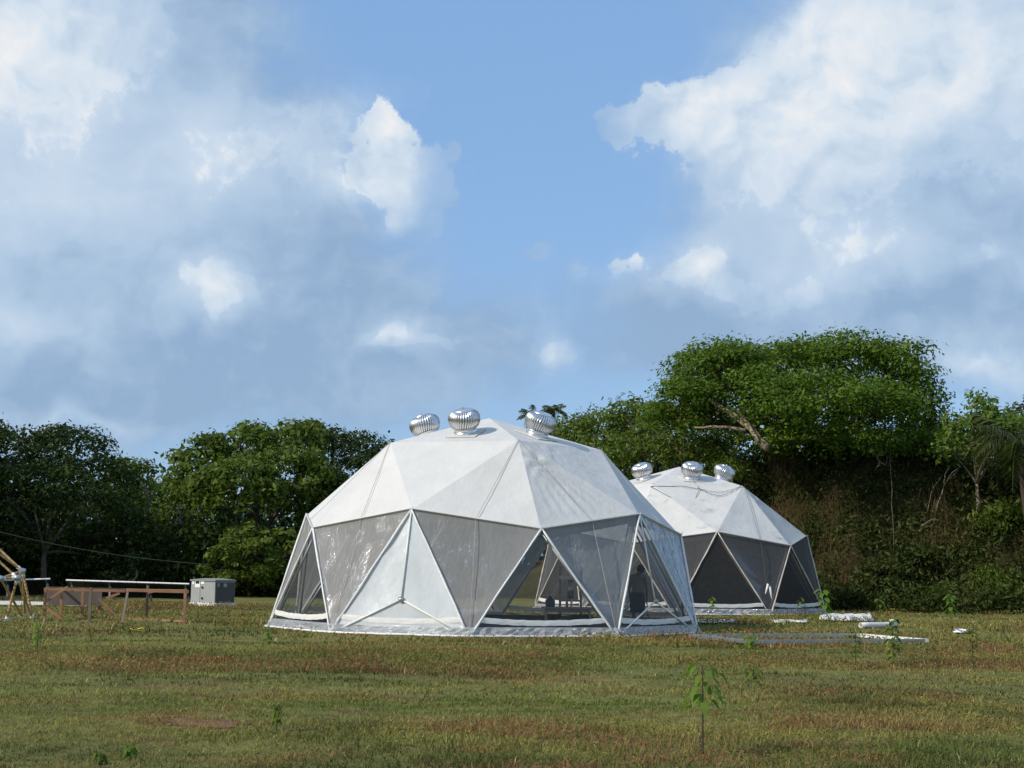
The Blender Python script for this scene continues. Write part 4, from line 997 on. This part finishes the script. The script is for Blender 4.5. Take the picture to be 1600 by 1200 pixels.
sheet('small white plastic scrap farthest right in the grass', 1494, 1512, 989, 987, .06)
sheet('small white scrap beside the long white roll', 1392, 1404, 978, 976, .10)
a = gp(1345, 985); b_ = gp(1400, 983.5); ob = MB().tube([Vector((0, 0, .09))+(b_-a)*(i/5) for i in range(6)], [.075, .08, .075, .07, .075, .07], 14, cap=False).build('plastic_roll', M['white_plastic'], smooth=True)
ob.location = a; s = ob.modifiers.new('thick', 'SOLIDIFY'); s.thickness = .012
tag(ob, 'white plastic roll lying in the grass with its open end to the left', 'plastic roll')
def leaf_pile(name, label, px, py, m_, s, n_, cat):
    mb = MB()
    for i in range(n_):
        c = Vector((random.gauss(0, s), random.gauss(0, s*.5), .06+random.random()*.05)); u = Vector((random.gauss(0, 1), random.gauss(0, 1), random.gauss(0, .4))).normalized(); v_ = u.cross(Vector((0, 0, 1))).normalized()
        mb.add([c-u*s*.7, c+v_*s*.35+Vector((0, 0, .03)), c+u*s*.7, c-v_*s*.35+Vector((0, 0, .04))], [(0, 1, 2), (0, 2, 3)])
    ob = mb.build(name, M[m_]); ob.location = gp(px, py); return tag(ob, label, cat)
leaf_pile('dry_leaf', 'curled orange-brown dry leaf on the grass left of the front dome', 343, 1039, 'dry_leaf', .09, 7, 'leaf')
leaf_pile('dry_rubbish', 'small orange and white crumpled rubbish at the back of the flat metal frame', 1340, 999, 'dry_leaf', .12, 7, 'rubbish')
leaf_pile('white_rag', 'tiny white rag on the flat metal frame', 1303, 1008, 'white_plastic', .06, 5, 'rag')
a = gp(213, 986); ob = MB().tube([Vector((.17*math.cos(i*.5)*(1+.4*(i > 8)), .25*math.sin(i*.5), .08+.03*math.sin(i))) for i in range(13)], .012, 6).build('yellow_strap', M['yellow_plastic'], smooth=True); ob.location = a
tag(ob, 'curled yellow strap in the grass below the timber frame', 'strap')
# bare reddish soil showing in the turf
V = []; F = []; c = gp(328, 1137)
for i in range(25):
    a = 6.283*i/24; r = 1+.25*math.sin(3*a)+.2*math.sin(5*a+1)
    x, y = .5*r*math.cos(a), .3*r*math.sin(a); V.append((c.x+x, c.y+y, float(gz(c.x+x, c.y+y))+.006))
V.append((c.x, c.y, float(gz(c.x, c.y))+.02))
tag(MB().add(V, [(i, i+1, 25) for i in range(24)]).build('bare_soil', M['red_soil']), kind='structure')

# ------------------------------------------------------------------ sapling and weeds standing in the grass
def plant(name, label, px, py, h, nl, ls, m_='leaf_weed', spread=.12, low=.3, droop=.5, lean=0, cat='plant', group='young plants standing in the grass'):
    b0 = gp(px, py); t = thing(name, b0, label, cat, group)
    MB().tube([(0, 0, -.03), (lean*.3, 0, h*.35), (lean*.5, .01, h*.7), (lean, 0, h)], [.009, .008, .006, .003], 6).build('stem', M['bark'], t)
    for i in range(nl):
        z = h*(low+(1.03-low)*(i+.5)/nl); a = i*2.4+random.uniform(-.4, .4); L = ls*random.uniform(.7, 1.2); x0 = lean*(z/h)
        d = Vector((math.cos(a), math.sin(a), 0)); s = Vector((-math.sin(a), math.cos(a), 0)); o = Vector((x0, 0, z)); pet = spread*random.uniform(.3, 1)
        p0 = o+d*pet*.3; V = [o, p0+Vector((0, 0, .03))]
        q1 = p0+d*L*.4+Vector((0, 0, .06*(1-droop))); q2 = p0+d*L*.75+Vector((0, 0, -L*.35*droop)); q3 = p0+d*L*.95+Vector((0, 0, -L*.8*droop))
        wv = s*L*.24
        MB().add([o, p0+s*.01, p0-s*.01, q1+wv, q1-wv, q2+wv*.8, q2-wv*.8, q3], [(0, 1, 2), (1, 3, 4, 2), (3, 5, 6, 4), (5, 7, 6)]).build('leaf', M[m_], t)
    return t
plant('sapling', 'thin-stemmed sapling with drooping leaves in the right foreground', 1098, 1184, .80, 28, .125, 'leaf_weed', .42, .58, 1.05, .0, 'sapling')
for l, px, py, h, nl, ls, mm, low in (
    ('bright green leafy plant at the left corner of the flat metal frame', 1172, 1022, .34, 14, .17, 'leaf_weed', .3),
    ('tall slim plant rising beside the right end of the flat metal frame', 1396, 1040, .8, 30, .15, 'leaf_mid', .15),
    ('slim plant in front of the middle of the flat metal frame', 1337, 1045, .62, 14, .14, 'leaf_mid', .3),
    ('bright green leafy clump at the right foot of the rear dome', 1288, 966, .95, 26, .34, 'leaf_weed', .2),
    ('small green plant before the left part of the rear dome wall', 1113, 962, .62, 12, .22, 'leaf_weed', .4),
    ('small green plant before the right foot of the rear dome wall', 1253, 963, .62, 12, .2, 'leaf_mid', .3),
    ('leafy plant at the foot of the bank right of the white sheets', 1375, 968, .72, 14, .22, 'leaf_mid', .3),
    ('yellow-green plant under the bank toward the right edge', 1486, 978, .9, 20, .24, 'leaf_weed', .3),
    ('slim weed in the grass right of the flat metal frame', 1520, 1032, .6, 14, .12, 'leaf_mid', .3),
    ('small yellow-green weed just in front of the front dome left corner', 419, 1005, .30, 12, .14, 'leaf_weed', .1),
    ('small weed at the left edge of the field below the bamboo frame', 58, 1015, .42, 16, .12, 'leaf_weed', .1),
    ('bushy dark weed in the grass below the middle of the front dome', 432, 1145, .24, 26, .05, 'leaf_mid', .2),
    ('broad green weed at the bottom left of the field', 204, 1188, .07, 24, .05, 'leaf_weed', .1),
    ('spiky weed next to the broad one at the bottom left of the field', 155, 1198, .07, 24, .05, 'leaf_mid', .1),
    ('low weed right of the thin sapling, leaning', 1178, 1080, .32, 14, .13, 'leaf_mid', .2),
    ('small weed at the right base of the front dome', 950, 1000, .12, 16, .12, 'leaf_weed', .1)):
    plant('weed', l, px, py, h, nl, ls, M and mm, .10, low, .45)
